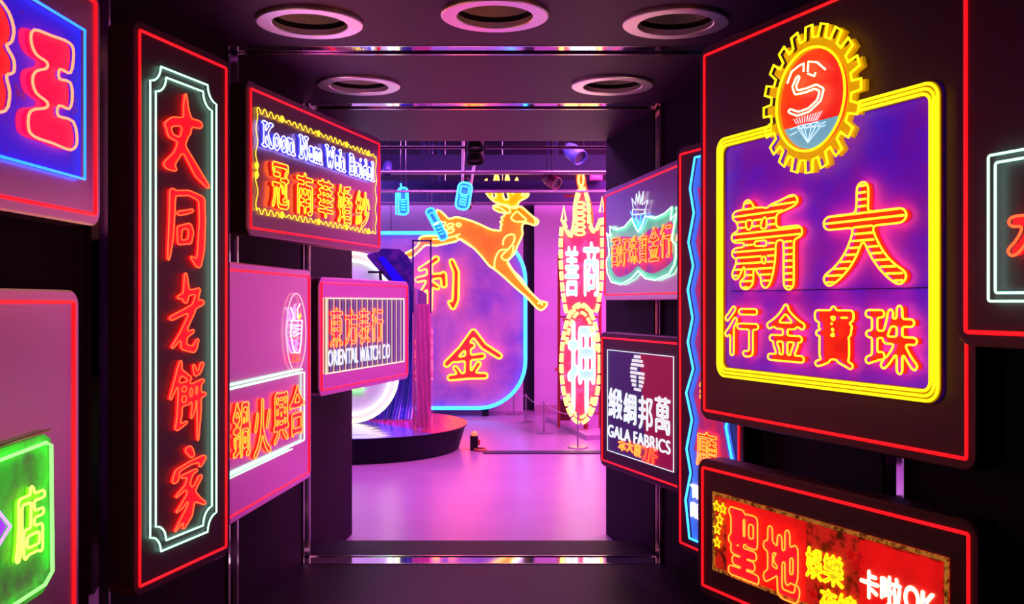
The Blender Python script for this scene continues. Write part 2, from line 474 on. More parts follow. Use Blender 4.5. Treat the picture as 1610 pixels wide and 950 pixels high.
MB().box((0.36, -0.03, 0), (5, 0, 0.10)).build('skirting', M('pink skirting', (0.5, 0.3, 0.4), 0.5), bw)
tag(MB().box((-6, YW + 0.3, GZ), (5, YW + 0.4, 4.8)).build('wall_upper', GDARK), 'dark upper gallery wall', None, None, 'structure')
tag(MB().box((-6.1, YE, GZ), (-6, YW + 0.4, 4.8)).build('wall_gallery_left', GWALL), 'pale gallery side wall', None, None, 'structure')
tag(MB().box((5, YE, GZ), (5.1, YW + 0.4, 4.8)).build('wall_gallery_right', GWALL), 'pale gallery side wall on the right', None, None, 'structure')
tag(MB().box((-6.1, YE - 0.2, 4.6), (5.1, YW + 0.4, 4.7)).build('ceiling_gallery', GDARK), 'dark gallery ceiling', None, None, 'structure')
# seam strip across the gallery floor
q = floor_at(760, 712); tag(MB().box((q.x, q.y - 0.09, GZ), (3.2, q.y + 0.09, GZ + 0.012)).build('trim_5', M('dark rubber cable cover', (0.03, 0.015, 0.06), 0.45)),
    'dark cable cover strip across the gallery floor', None, None, 'structure')

# ================================================================== CEILING VENTS
VENT = M('brushed aluminium vent ring', (0.95, 0.90, 0.92), 0.34, 0.9)
BAFF = M('pale ribbed baffle', (0.90, 0.84, 0.86), 0.5)
BLACK = M('matt black', (0.004, 0.003, 0.005), 0.7)
vlab = ['leftmost round ceiling vent in the front row with pale ring', 'middle round ceiling vent in the front row glowing lilac',
        'right round ceiling vent in the front row near the big gear sign', 'left round ceiling vent in the back row above the bridal sign',
        'right round ceiling vent in the back row of the tunnel ceiling']
for (x, y), lb in zip(LIGHTS, vlab):
    t = tag(empty('ceiling_vent', (x, y, ZC)), lb, 'vent', 'round ceiling vents')
    MB().lathe([(0.160, 0.010), (0.160, -0.012), (0.164, -0.016), (0.222, -0.016), (0.228, -0.012), (0.228, 0.002)], 48).build('trim_ring', VENT, t)
    m = MB(); n = 84                                   # ribbed baffle cone
    prof = []
    vs = []; fsx = []
    for ring in range(2):
        for k in range(n * 2):
            a = 2 * math.pi * k / (n * 2); rr = (0.159, 0.135)[ring] - (0.008 if (k % 2) else 0.0); vs.append((rr * math.cos(a), rr * math.sin(a), (0.032, 0.13)[ring]))
    for k in range(n * 2): fsx.append((k, (k + 1) % (2 * n), 2 * n + (k + 1) % (2 * n), 2 * n + k))
    m.add(vs, fsx).build('baffle', BAFF, t)
    MB().lathe([(0.161, -0.01), (0.160, 0.034)], 40).build('collar', BLACK, t)
    MB().lathe([(0.001, 0.13), (0.15, 0.13)], 32).build('grille', BLACK, t)

# ================================================================== SIGN BOARDS
MARG = 0.036
class Sign(Plane):
    def __init__(s, name, label, red, xA, YA, vp, thick=0.10, cr=0.05, wall=None, group='sign boards in the tunnel', board=BOARD, openside=None):
        """red=(x0,x1,(xq,yt),(xq,yb)): red border columns, and a pixel on its top and bottom line"""
        super().__init__(xA, YA, vp)
        x0, x1, (xt, yt), (xb, yb) = red
        vt = s.uv(xt, yt)[1]; vb = s.uv(xb, yb)[1]
        s.r = s.root(name, (x0 + x1) / 2, vb - MARG)
        tag(s.r, label, 'sign', group)
        a = s.L(x0, CY)[0]; b = s.L(x1, CY)[0]; z0 = MARG; z1 = vt - vb + MARG
        s.rect = (a, z0, b, z1)
        outer = rrect(a - MARG, 0, b + MARG, z1 + MARG, cr)
        inner = rrect(a - MARG + 0.006, 0.006, b + MARG - 0.006, z1 + MARG - 0.006, cr - 0.006)
        n = len(outer)
        m = MB()
        m.add([(x, -0.0, z) for x, z in inner] + [(x, 0.006, z) for x, z in outer] + [(x, thick, z) for x, z in outer],
              [tuple(range(n))] + [(i, n + i, n + (i + 1) % n, (i + 1) % n) for i in range(n)]
              + [(n + i, 2 * n + i, 2 * n + (i + 1) % n, n + (i + 1) % n) for i in range(n)] + [tuple(range(2 * n, 3 * n))[::-1]])
        m.build('board', board, s.r)
        s.off = 0.012
        # red line in its channel
        MB().tube(rrect(a, z0, b, z1, 0.006, 2), 0.0054, -0.001, True, 6).build('border_tube', N_RED, s.r, True)
        # mount back to the wall
        if wall:
            zc = (z0 + z1) / 2; m = MB()
            wz = min(0.25, (z1 - z0) * 0.3)
            for u in (a + (b - a) * 0.25, a + (b - a) * 0.75):
                pw = s.o + s.U * (u + s.u0)
                f = wall(pw.y); gap = abs((f - pw.x)) / max(0.3, abs(s.N.x))
                m.box((u - 0.05, thick, zc - wz), (u + 0.05, max(thick + 0.01, gap + 0.03), zc + wz))
            m.build('wall_mount', CASE, s.r)
    def panel(s, bx, mat, name='face_panel', r=0.0, y=-0.004, loops=None):
        L = loops or [rrect(*bx, r) if r else [(bx[0], bx[1]), (bx[2], bx[1]), (bx[2], bx[3]), (bx[0], bx[3])]]
        return MB().plate(L, y, 0.002).build(name, mat, s.r)
    def quadbox(s, xl, xr, pt, pb):
        return (s.L(xl, CY)[0], s.L(*pb)[1], s.L(xr, CY)[0], s.L(*pt)[1])
    def ch(s, c, x0, y0, x1, y1, tube, face=F_RED, bold=0.9, r=0.004, d=0.022, **k):
        s.off = d * 0.8
        g = c if not isinstance(c, str) else glyph(c, bold, k.pop('N', 52))
        return letter(s.r, g, s.box(x0, y0, x1, y1), tube, face, r, d, **k)
    def px(s, pts): return [s.L(*p) for p in pts]
def zz(x0, y0, sc): return lambda pts: [(x0 + a / sc, y0 + b / sc) for a, b in pts]   # zoom pixels -> photo pixels

# ---------------------------------------------------------------- R1: big jewellery sign with gear
S = Sign('neon_sign', 'large yellow-framed blue jewellery sign board topped by a yellow gear', (1108, 1520, (1112, 86), (1520, 722)), 1520, 2.70, 200, wall=wr)
bx = s_bx = S.quadbox(1129, 1480, (1480, 122), (1480, 637))
BLUEP = M('deep blue backlit print', (0.28, 0.035, 0.22), 0.5, emit=(0.008, 0.0, 0.46), es=0.9, mott=(3.5, (0.32, 0.03, 0.2), (0.09, 0.0, 0.30), 0.40, 0.62))
S.panel(bx, BLUEP, r=0.05)
band = [rrect(*bx, 0.05), rrect(bx[0] + 0.042, bx[1] + 0.042, bx[2] - 0.042, bx[3] - 0.042, 0.03)[::-1]]
MB().plate(band, -0.012, 0).build('frame_band', M('yellow painted frame', (0.40, 0.24, 0.01), 0.5), S.r)
gc = S.L(1280, 157); GR = (S.L(1280, 42)[1] - S.L(1280, 272)[1]) / 2
for e in (0.007, 0.021, 0.035):
    full = rrect(bx[0] + e, bx[1] + e, bx[2] - e, bx[3] - e, 0.05 - e * 0.5, 8)
    # open the loop where the gear sits
    k0 = max(range(len(full)), key=lambda i: full[i][1] - 0.001 * full[i][0] if full[i][0] > gc[0] else -9)
    full = [(gc[0] - 0.9 * GR, bx[3] - e)] + full[7 + 2:] + full[:7 + 2] + [(gc[0] + 0.9 * GR, bx[3] - e)]
    line(S.r, full, N_YEL, 0.0050, 0.019, name='frame_tube')
MB().box((bx[0] + 0.08, -0.007, S.L(1480, 452)[1] - 0.0015), (bx[2] - 0.03, -0.004, S.L(1480, 452)[1] + 0.0015)).build('panel_seam', BLACK, S.r)
# gear
teeth = []; NT = 20
for k in range(NT):
    for da, rr in ((-0.30, 0.83), (-0.22, 1.0), (0.22, 1.0), (0.30, 0.83)):
        a = 2 * math.pi * (k + da) / NT; teeth.append((gc[0] + GR * rr * math.cos(a), gc[1] + GR * rr * math.sin(a)))
GY = -0.016
gear = MB().plate([teeth], GY, -0.002).build('gear', M('golden painted gear', (0.75, 0.42, 0.02), 0.5, emit=(0.5, 0.24, 0.0), es=0.7), S.r)
line(gear, teeth, N_YEL, 0.0048, 0.018, True, y=GY)
line(gear, ellipse(*gc, GR * 0.70, GR * 0.70, 48), N_YEL, 0.0045, 0.018, True, y=GY)
disc = MB().plate([ellipse(*gc, GR * 0.68, GR * 0.68, 48)], GY - 0.004, GY).build('disc', M('red backlit disc', (0.8, 0.03, 0.03), 0.5, emit=(0.85, 0.012, 0.008), es=0.9, mott=(6, (0.8, 0.05, 0.02), (0.9, 0.06, 0.0), 0.45, 0.8)), gear)
lo = [p for p in ellipse(*gc, GR * 0.665, GR * 0.665, 64) if p[1] < gc[1] - GR * 0.30]
lo = sorted(lo, key=lambda p: math.atan2(p[0] - gc[0], gc[1] - p[1]))
MB().plate([lo], GY - 0.006, GY - 0.003).build('lower_segment', M('pale blue backlit print', (0.2, 0.35, 0.45), 0.5, emit=(0.16, 0.42, 0.62), es=0.8), gear)
zg = zz(1210, 30, 3.8)
def brush(z, pts, wd): return [(x, y, wd) for x, y in z(pts)]
SG = [[(138, 388), (165, 318), (205, 285), (238, 268), (236, 318)], [(262, 318), (266, 258), (318, 262), (368, 305)], [(262, 330), (302, 345), (308, 322)]]
for poly in SG: line(gear, S.px(zg(poly)), N_WARM, 0.0035, 0.02, y=GY)
def offs(pts, z, wd): 
    return strokes([[(x, y, wd) for x, y in z(pts)]], 60)
smain = [(205, 340), (183, 385), (195, 425), (250, 430), (310, 425), (345, 455), (330, 510), (270, 550), (205, 555), (158, 525)]
sp = zg(smain); g = offs(smain, zg, 5.6)
letter(gear, g, S.box(min(p[0] for p in sp) - 3, min(p[1] for p in sp) - 3, max(p[0] for p in sp) + 3, max(p[1] for p in sp) + 3), N_WARM, None, 0.0035, 0.02, y=GY, name='monogram')
dm = [[(185, 640), (305, 615), (315, 650), (245, 740), (185, 655), (185, 640)], [(185, 655), (315, 640)], [(205, 660), (245, 735), (225, 650)], [(265, 645), (245, 735), (290, 645)],
      [(190, 645), (205, 660), (220, 636), (240, 655), (260, 628), (280, 648), (300, 620)]]
dm += [[(178 + 12 * k, 628 - 2.2 * k), (160 + 17 * k, 600 - 5 * k - 3 * abs(5 - k) * 0)] for k in range(11)] + [[(180, 645), (140, 660)], [(180, 675), (140, 695)], [(318, 630), (350, 615)], [(318, 645), (350, 635)]]
for poly in dm: line(gear, S.px(zg(poly)), N_CYAN if poly[0][0] < 150 else NEON('soft white neon glass', (0.9, 1.05, 1.15)), 0.0015, 0.008, name='diamond_tube', y=GY)
for c, b4, st in (('新', (1152, 310, 1263, 456), 15), ('大', (1297, 286, 1427, 448), 15), ('行', (1142, 482, 1194, 560), 0), ('金', (1208, 479, 1267, 568), 0),
                  ('寶', (1283, 482, 1344, 578), 0), ('珠', (1363, 481, 1444, 587), 0)):
    S.ch(c, *b4, N_AMBER, F_RED, 1.35 if st else 1.0, 0.0036, 0.026, stripes=st, N=64)

# ---------------------------------------------------------------- R5: karaoke sign
S = Sign('neon_sign', 'low red karaoke sign board with yellow stars under the gear sign', (1105, 1523, (1105, 735), (1105, 920)), 1523, 2.69, 71, thick=0.09, wall=wr)
bx = S.quadbox(1119, 1489, (1119, 773), (1119, 896))
S.panel(bx, M('scuffed red backlit print', (0.6, 0.05, 0.03), 0.5, emit=(0.55, 0.010, 0.006), es=0.85, mott=(22, (0.06, 0.015, 0.01), (0.05, 0.004, 0.0), 0.48, 0.64)))
fr = [[(bx[0], bx[1]), (bx[2], bx[1]), (bx[2], bx[3]), (bx[0], bx[3])], [(bx[0] + 0.012, bx[1] + 0.012), (bx[0] + 0.012, bx[3] - 0.012), (bx[2] - 0.012, bx[3] - 0.012), (bx[2] - 0.012, bx[1] + 0.012)]]
MB().plate(fr, -0.009, -0.003).build('frame', M('tarnished gold frame', (0.55, 0.25, 0.05), 0.5, emit=(0.5, 0.17, 0.02), es=0.7, mott=(60, (0.12, 0.03, 0.01), (0.06, 0.01, 0.0), 0.45, 0.6)), S.r)
REDP = M('plain red backlit print', (0.7, 0.03, 0.03), 0.5, emit=(0.85, 0.005, 0.006), es=0.9, mott=(9, (0.6, 0.02, 0.02), (0.55, 0.003, 0.003), 0.45, 0.7))
for xa, xb, t0, t1 in ((1140, 1264, 0.05, 0.95), (1349, 1478, 0.05, 0.93)):
    u0, u1 = S.L(xa, CY)[0], S.L(xb, CY)[0]; h = bx[3] - bx[1]
    S.panel((u0, bx[1] + h * t0, u1, bx[1] + h * t1), REDP, 'print_block', y=-0.0055)
for c, b4 in (('聖', (1146, 803, 1194, 911)), ('地', (1201, 831, 1258, 941))): S.ch(c, *b4, N_ORANGE, F_REDHOT, 1.5, 0.0028, 0.012, N=64)
for c, b4 in (('娛', (1268, 862, 1293, 911)), ('樂', (1295, 873, 1326, 923)), ('夜', (1290, 927, 1316, 970)), ('總', (1318, 936, 1347, 984))): S.ch(c, *b4, N_YEL, F_YELLOW, 0.8, 0.0022, 0.010)
for c, b4 in (('卡', (1353, 897, 1382, 942)), ('啦', (1385, 907, 1418, 956)), ('O', (1422, 922, 1446, 962)), ('K', (1449, 932, 1472, 970))): S.ch(c, *b4, N_WARM, F_WHITE, 0.9, 0.0018, 0.009)
def star(cx, cz, r): return [(cx + (r if k % 2 == 0 else r * 0.45) * math.sin(math.pi * k / 5), cz + (r if k % 2 == 0 else r * 0.45) * math.cos(math.pi * k / 5)) for k in range(10)]
for x, y in ((1128, 796), (1138, 800), (1133, 817), (1129, 832), (1129, 853)):
    L = star(*S.L(x, y), 0.022); p = MB().plate([L], -0.008, -0.003).build('star', F_GOLD, S.r); line(p, L, N_YEL, 0.0022, 0.012, True)
for x, y in ((1337, 873), (1352, 876), (1345, 890), (1278, 935)):
    L = star(*S.L(x, y), 0.022); MB().plate([L], -0.008, -0.003).build('star', F_RED, S.r)

# ---------------------------------------------------------------- R0: board cut by the right edge of the view
S = Sign('neon_sign', 'dark board with double mint frame cut by the right picture edge', (1519, 1800, (1519, -260), (1519, 522)), 1519, 2.42, 300, wall=wr)
for xa, xb, yt, yb in ((1556, 1740, 245, 474), (1567, 1728, 256, 461)):
    b = S.quadbox(xa, xb, (xa, yt), (xa, yb)); line(S.r, rrect(*b, 0.006, 2), N_MINT, 0.0032, 0.016, True, name='frame_tube')
S.ch('水', 1587, 312, 1690, 412, N_REDT, F_REDHOT, 1.6, 0.0035, 0.02)

# ---------------------------------------------------------------- R3: tall zigzag restaurant sign
S = Sign('neon_sign', 'tall narrow board with a blue zigzag edged red restaurant sign', (1070, 1162, (1070, 243), (1070, 853)), 1162, 4.34, 205, wall=wr)
zl = [(1094.5, 248), (1087, 297), (1093, 335), (1084.5, 381), (1092, 418), (1083.5, 456), (1091, 500), (1083.5, 538), (1092, 580), (1081, 618), (1090, 660), (1081.5, 706), (1088, 744), (1080, 786), (1086, 846)]
A = S.px(zl); um = S.L(1116, CY)[0]
B = [(2 * um - a, z) for a, z in A][::-1]
S.panel(None, M('blue edged backlit print', (0.3, 0.3, 0.6), 0.5, emit=(0.01, 0.08, 0.55), es=0.9), loops=[A + B])
inner = [(a + 0.045, z) for a, z in A[1:12]] + [(2 * um - a - 0.045, z) for a, z in A[1:12]][::-1]
S.panel(None, M('crimson backlit print', (0.55, 0.1, 0.15), 0.5, emit=(0.55, 0.01, 0.06), es=0.8, mott=(9, (0.4, 0.1, 0.3), (0.25, 0.01, 0.2), 0.4, 0.65)), 'print_block', loops=[inner], y=-0.007)
line(S.r, A + B, N_CYAN, 0.006, 0.02, True, name='edge_tube')
for c, b4 in (('餐', (1101, 590, 1130, 652)), ('廳', (1096, 680, 1128, 736))): S.ch(c, *b4, N_ORANGE, F_RED, 0.3, 0.003, 0.016)
S.ch('TIN', 1087, 765, 1110, 785, N_WHITE, F_WHITE, 0.8, 0.003, 0.014, name='lettering', N=30)
S.ch('RES', 1087, 794, 1112, 817, N_WHITE, F_WHITE, 0.8, 0.003, 0.014, name='lettering', N=30)

# ---------------------------------------------------------------- R2: fabrics sign
S = Sign('neon_sign', 'navy and crimson fabrics shop board with white lettering', (947, 1072, (947, 531), (947, 723)), 1072, 5.11, 255, wall=wr)
bx = S.quadbox(954, 1058, (954, 550), (954, 708))
S.panel(bx, M('navy backlit print', (0.06, 0.04, 0.15), 0.5, emit=(0.035, 0.008, 0.11), es=0.8))
um = S.L(1012, CY)[0]
S.panel(None, M('crimson print', (0.3, 0.02, 0.06), 0.5, emit=(0.27, 0.004, 0.055), es=0.8), 'print_block', y=-0.006, loops=[[(um + 0.02, bx[1]), (bx[2], bx[1]), (bx[2], bx[3]), (um - 0.06, bx[3])]])
line(S.r, [(bx[0], bx[1]), (bx[2], bx[1]), (bx[2], bx[3]), (bx[0], bx[3])], N_SOFT, 0.003, 0.008, True, name='frame_tube')
c = S.L(1001, 587); ry = S.L(1001, 558)[1] - c[1]
lg = empty('logo', (0, 0, 0)); lg.parent = S.r
bpy.data.objects.remove(lg)
m = MB()
for k in range(9):
    z = c[1] + ry * (1 - (k + 0.5) / 4.5); hw = math.sqrt(max(0, ry * ry - (z - c[1]) ** 2)) * 0.80
    x0, x1 = c[0] - hw, c[0] + hw
    runs = [(x0, x1)]
    if k in (3,): runs = [(x0, c[0] - 0.01)]
    if k in (5, 6, 7): runs = [(x0, c[0] - 0.02), (c[0] + 0.02, x1)]
    for a, b in runs: m.box((a, -0.010, z - ry * 0.075), (b, -0.004, z + ry * 0.075))
m.build('logo', F_WHITE, S.r)
for ch_, b4 in (('緞', (957, 611, 978, 658)), ('綢', (981, 619, 1000, 667)), ('邦', (1004, 623, 1026, 677)), ('萬', (1030, 624, 1054, 683))):
    S.ch(ch_, *b4, N_SOFT, F_WHITE, 0.6, 0.0015, 0.009)
def textline(S, txt, x0, x1, p0t, p0b, tube, face, bold, r, d, N=34, name='lettering'):
    u0, u1 = S.L(x0, CY)[0], S.L(x1, CY)[0]
    z1, z0 = S.L(*p0t)[1], S.L(*p0b)[1]
    return letter(S.r, glyph(txt, bold, N), (u0, z0, u1, z1), tube, face, r, d, name=name, n=4)
textline(S, 'GALA FABRICS', 956, 1054, (956, 667), (956, 686), N_SOFT, F_WHITE, 0.55, 0.0012, 0.009, N=40)
for ch_, b4 in (('本', (973, 692, 984, 709)), ('大', (986, 694, 996, 711)), ('廈', (998, 698, 1008, 718))): S.ch(ch_, *b4, N_ORANGE, None, 0.3, 0.0028, 0.012, N=34)
S.ch('2/F', 1010, 703, 1033, 729, N_REDT, None, 0.3, 0.003, 0.012, N=34, name='lettering')

# ---------------------------------------------------------------- R4: mint banner jewellery sign
S = Sign('neon_sign', 'violet-lit board with mint banner shaped jewellery sign and white diamond', (951, 1078, (951, 309), (951, 464)), 1078, 5.06, 559, wall=wr, board=BOARD_LIT)
zb = zz(930, 230, 3.8)
outl = [(113, 478), (150, 500), (200, 482), (243, 432), (258, 470), (282, 512), (308, 470), (325, 418), (380, 430), (440, 402), (484, 362), (476, 440), (510, 402), (492, 500), (482, 562), (506, 585), (508, 650), (497, 710),
        (465, 765), (385, 800), (325, 790), (282, 745), (240, 792), (180, 826), (122, 812), (97, 755), (92, 685), (110, 648), (104, 575), (95, 520), (116, 545)]
O = S.px(zb(outl))
S.panel(None, M('mint backlit print', (0.3, 0.6, 0.5), 0.5, emit=(0.05, 0.42, 0.30), es=0.8), loops=[O])
inn = S.px(zb([(125, 560), (180, 540), (235, 545), (285, 560), (335, 500), (400, 490), (470, 450), (478, 520), (465, 600), (480, 670), (440, 720), (360, 760), (300, 740), (270, 715), (220, 760), (150, 780), (115, 720), (125, 640)]))
S.panel(None, M('magenta backlit print', (0.6, 0.15, 0.3), 0.5, emit=(0.5, 0.01, 0.12), es=0.8, mott=(7, (0.4, 0.1, 0.5), (0.14, 0.01, 0.28), 0.42, 0.6)), 'print_block', loops=[smooth(inn, True, 3)], y=-0.006)
line(S.r, O, N_MINT, 0.0045, 0.016, True, name='edge_tube')
z = zb
for c, b4 in (('百', (120, 550, 162, 720)), ('好', (164, 545, 214, 716)), ('珠', (222, 540, 277, 706)), ('寶', (287, 528, 333, 696)), ('金', (343, 485, 406, 686)), ('行', (415, 465, 480, 666))):
    (x0, y0), (x1, y1) = z([(b4[0], b4[1]), (b4[2], b4[3])]); S.ch(c, x0, y0, x1, y1, N_ORANGE, F_RED, 0.4, 0.003, 0.018, N=44)
for poly in ([(250, 375), (240, 310), (262, 350), (268, 285), (278, 340), (284, 270), (292, 345), (310, 270), (302, 350), (338, 320), (312, 405)], [(232, 390), (252, 440), (280, 505), (305, 440), (325, 400)], [(245, 378), (318, 380), (325, 400), (245, 410), (245, 378)], [(262, 405), (280, 500), (298, 405)]):
    line(S.r, S.px(z(poly)), N_SOFT if poly[0][1] < 380 else N_CYAN, 0.0032, 0.014, name='diamond_tube')

# ---------------------------------------------------------------- L3: tall calligraphy sign
S = Sign('neon_sign', 'tall dark board with red calligraphy column inside double mint frame', (219, 355, (219, 47), (219, 923)), 219, 3.33, 1187, wall=wl)
a, z0, b, z1 = S.quadbox(237, 341, (252, 104), (252, 868))
def notched(a, z0, b, z1, r):
    pts = []
    for cx, cz, t0 in ((b, z1, 270), (a, z1, 0), (a, z0, 90), (b, z0, 180)):
        e = [(cx + r * math.cos(math.radians(t0 - 90 * k / 6)), cz + r * math.sin(math.radians(t0 - 90 * k / 6))) for k in range(7)]
        # small reverse curls at both ends of the concave notch
        pts += e
    return pts
for e in (0.0, 0.032):
    line(S.r, notched(a + e, z0 + e, b - e, z1 - e, 0.062), N_MINT, 0.0034, 0.010, True, name='frame_tube')
BR = {
 '大': [[(183, 252, 6), (184, 300, 16), (190, 335, 26), (186, 370, 26)], [(130, 365, 16), (150, 350, 26), (190, 338, 22), (222, 336, 26)], [(188, 340, 22), (178, 390, 22), (158, 445, 20), (134, 482, 28), (152, 490, 14)],
        [(132, 365, 14), (140, 395, 16), (166, 400, 14), (190, 440, 20), (222, 490, 26), (252, 522, 12)]],
 '同': [[(152, 572, 18), (150, 640, 16), (146, 720, 14), (140, 782, 6)], [(155, 578, 16), (200, 568, 16), (238, 580, 20), (240, 650, 20), (236, 740, 22), (228, 790, 18), (206, 765, 8)], [(170, 636, 14), (195, 628, 12), (210, 620, 10)],
        [(172, 680, 16), (170, 728, 10)], [(172, 680, 12), (200, 668, 14), (206, 690, 16), (200, 720, 14)], [(172, 725, 12), (202, 718, 14)]],
 '老': [[(190, 835, 8), (192, 880, 18), (190, 915, 16)], [(170, 905, 12), (200, 892, 16), (225, 885, 14)], [(148, 965, 14), (190, 945, 16), (240, 920, 18)], [(232, 880, 10), (210, 950, 16), (180, 1010, 16), (150, 1050, 8)], [(188, 1000, 16), (184, 1050, 18), (215, 1060, 18), (228, 1030, 8)], [(188, 1020, 12), (212, 1005, 12)]],
 '餅': [[(172, 178, 8), (165, 220, 18), (140, 290, 8)], [(165, 205, 14), (200, 235, 14)], [(170, 250, 12), (168, 340, 16), (160, 380, 12), (190, 365, 10)], [(170, 252, 12), (195, 248, 12), (194, 310, 12)], [(170, 280, 10), (194, 278, 10)], [(170, 312, 10), (194, 308, 10)],
        [(212, 195, 8), (220, 225, 14)], [(240, 195, 14), (230, 225, 8)], [(205, 258, 10), (242, 248, 14)], [(200, 300, 10), (248, 290, 14)], [(214, 258, 10), (212, 330, 12), (204, 360, 6)], [(232, 250, 12), (230, 340, 14), (226, 430, 6)]],
 '家': [[(195, 458, 22), (204, 478, 16)], [(158, 540, 18), (164, 512, 12), (200, 500, 12), (236, 496, 18), (226, 520, 8)], [(178, 535, 12), (215, 528, 12)], [(200, 535, 14), (190, 565, 14), (160, 590, 8)], [(192, 560, 12), (204, 610, 18), (196, 660, 18), (180, 690, 8)],
        [(200, 585, 12), (178, 620, 14), (160, 636, 6)], [(202, 620, 12), (182, 655, 14), (158, 690, 6)], [(228, 550, 12), (206, 590, 12)], [(206, 590, 12), (222, 620, 16), (242, 640, 8)]],
}
for c, b4 in (('大', (257, 148, 328, 289)), ('同', (263, 299, 322, 420)), ('老', (266, 430, 320, 555)), ('餅', (266, 566, 323, 697)), ('家', (270, 702, 323, 828))):
    S.ch(strokes([[(x, y, w_ * 0.95) for x, y, w_ in q] for q in BR[c]], 80), *b4, N_REDT, F_REDHOT, r=0.0026, d=0.012)

# ---------------------------------------------------------------- L4: bridal sign
S = Sign('neon_sign', 'bridal shop board with white lettering inside yellow scrollwork border', (394, 596, (394, 139), (394, 358)), 394, 4.51, 1170, wall=wl, board=BOARD_HALFLIT)
a, z0, b, z1 = S.quadbox(405, 592, (405, 172), (405, 331))
def wave(p, q, n, amp):
    (x0, y0), (x1, y1) = p, q; l = math.hypot(x1 - x0, y1 - y0); tx, tz = (x1 - x0) / l, (y1 - y0) / l; pts = []
    for k in range(n * 6 + 1):
        t = k / (n * 6); o = amp * math.sin(2 * math.pi * t * n) * (1 + 0.35 * math.sin(2 * math.pi * t * n / 6.3)); pts.append((x0 + (x1 - x0) * t - tz * o, y0 + (y1 - y0) * t + tx * o))
    return pts
for p, q, n, am in (((a, z1), (b, z1), 24, 0.013), ((a, z0), (b, z0), 24, 0.013), ((a, z0), (a, z1), 4, 0.009), ((b, z0), (b, z1), 4, 0.009)): line(S.r, wave(p, q, n, am), N_YELD, 0.0021, 0.008, name='scroll_tube')
for t in (0.17, 0.45, 0.7, 0.92):
    for zc in (z1, z0):
        cxx = a + (b - a) * t
        line(S.r, [(cxx + 0.018 * (1 - k / 26) * math.cos(k * 0.7), zc + 0.02 * (1 - k / 26) * math.sin(k * 0.7)) for k in range(24)], N_YELD, 0.0021, 0.008, name='scroll_curl')
for t in (0.35, 0.44):
    line(S.r, [(a + 0.018 * (1 - k / 26) * math.cos(k * 0.7), z0 + (z1 - z0) * t + 0.02 * (1 - k / 26) * math.sin(k * 0.7)) for k in range(24)], N_YELD, 0.0021, 0.008, name='scroll_curl')
W_ = 0.17
def sl(x, y, w=0.34): return [(x - w / 2, y, 0.13), (x + w / 2, y, 0.13)]
def arc(cx, cy, rx, ry, a0, a1, n=12): return [(cx + rx * math.cos(math.radians(a0 + (a1 - a0) * k / n)), cy - ry * math.sin(math.radians(a0 + (a1 - a0) * k / n)), W_) for k in range(n + 1)]
def st(*p): return [(x, y, W_) for x, y in p]
# slab letters, cap height 0..1 (y down), returns (strokes, advance)
SLAB = {'K': ([st((0.2, 0), (0.2, 1)), sl(0.2, 0), sl(0.2, 1), st((0.78, 0), (0.25, 0.55)), st((0.4, 0.42), (0.8, 1)), sl(0.78, 0, 0.3), sl(0.8, 1, 0.3)], 1.05),
 'o': ([arc(0.33, 0.68, 0.24, 0.30, 0, 360, 20)], 0.74),
 'n': ([st((0.16, 0.36), (0.16, 1)), arc(0.38, 0.62, 0.22, 0.24, 180, 0), st((0.6, 0.62), (0.6, 1)), sl(0.16, 1, 0.3), sl(0.6, 1, 0.3), sl(0.08, 0.38, 0.16)], 0.82),
 'N': ([st((0.2, 1), (0.2, 0), (0.75, 1), (0.75, 0)), sl(0.2, 1), sl(0.15, 0, 0.25), sl(0.75, 0)], 1.0),
 'a': ([st((0.5, 0.4), (0.5, 0.95), (0.6, 1)), arc(0.32, 0.78, 0.18, 0.2, 0, 360, 16), arc(0.32, 0.52, 0.18, 0.14, 0, 150, 6)], 0.70),
 'm': ([st((0.14, 0.36), (0.14, 1)), arc(0.31, 0.6, 0.17, 0.22, 180, 0), st((0.48, 0.6), (0.48, 1)), arc(0.65, 0.6, 0.17, 0.22, 180, 0), st((0.82, 0.6), (0.82, 1)), sl(0.14, 1, 0.26), sl(0.48, 1, 0.2), sl(0.82, 1, 0.26)], 1.03),
 'W': ([st((0.1, 0), (0.32, 1), (0.5, 0.25), (0.68, 1), (0.9, 0)), sl(0.1, 0, 0.26), sl(0.9, 0, 0.26)], 1.06),
 'h': ([st((0.16, 0), (0.16, 1)), arc(0.38, 0.62, 0.22, 0.24, 180, 0), st((0.6, 0.62), (0.6, 1)), sl(0.16, 1, 0.3), sl(0.6, 1, 0.3), sl(0.08, 0, 0.16)], 0.82),
 'B': ([st((0.2, 0), (0.2, 1)), st((0.12, 0), (0.45, 0)), arc(0.45, 0.24, 0.2, 0.24, 90, -90), st((0.2, 0.48), (0.47, 0.48)), arc(0.47, 0.74, 0.23, 0.26, 90, -90), st((0.12, 1), (0.47, 1))], 0.85),
 'r': ([st((0.18, 0.38), (0.18, 1)), arc(0.4, 0.62, 0.22, 0.22, 180, 60, 6), sl(0.18, 1, 0.32), sl(0.1, 0.4, 0.16)], 0.64),
 'i': ([st((0.2, 0.4), (0.2, 1)), sl(0.2, 1), sl(0.14, 0.4, 0.2), st((0.2, 0.08), (0.2, 0.1))], 0.46),
 'd': ([st((0.56, 0), (0.56, 0.95)), arc(0.33, 0.7, 0.22, 0.28, 0, 360, 18), sl(0.5, 0, 0.18), sl(0.62, 1, 0.16)], 0.78),
 'l': ([st((0.2, 0), (0.2, 1)), sl(0.2, 1), sl(0.14, 0, 0.2)], 0.46)}
txt = 'Koon Nam Wah Bridal'
adv = sum(0.5 if c == ' ' else SLAB[c][1] for c in txt)
u0, u1 = S.L(411, CY)[0], S.L(587, CY)[0]; zt, zb_ = S.L(411, 192)[1], S.L(411, 227)[1]
pen = 0.0
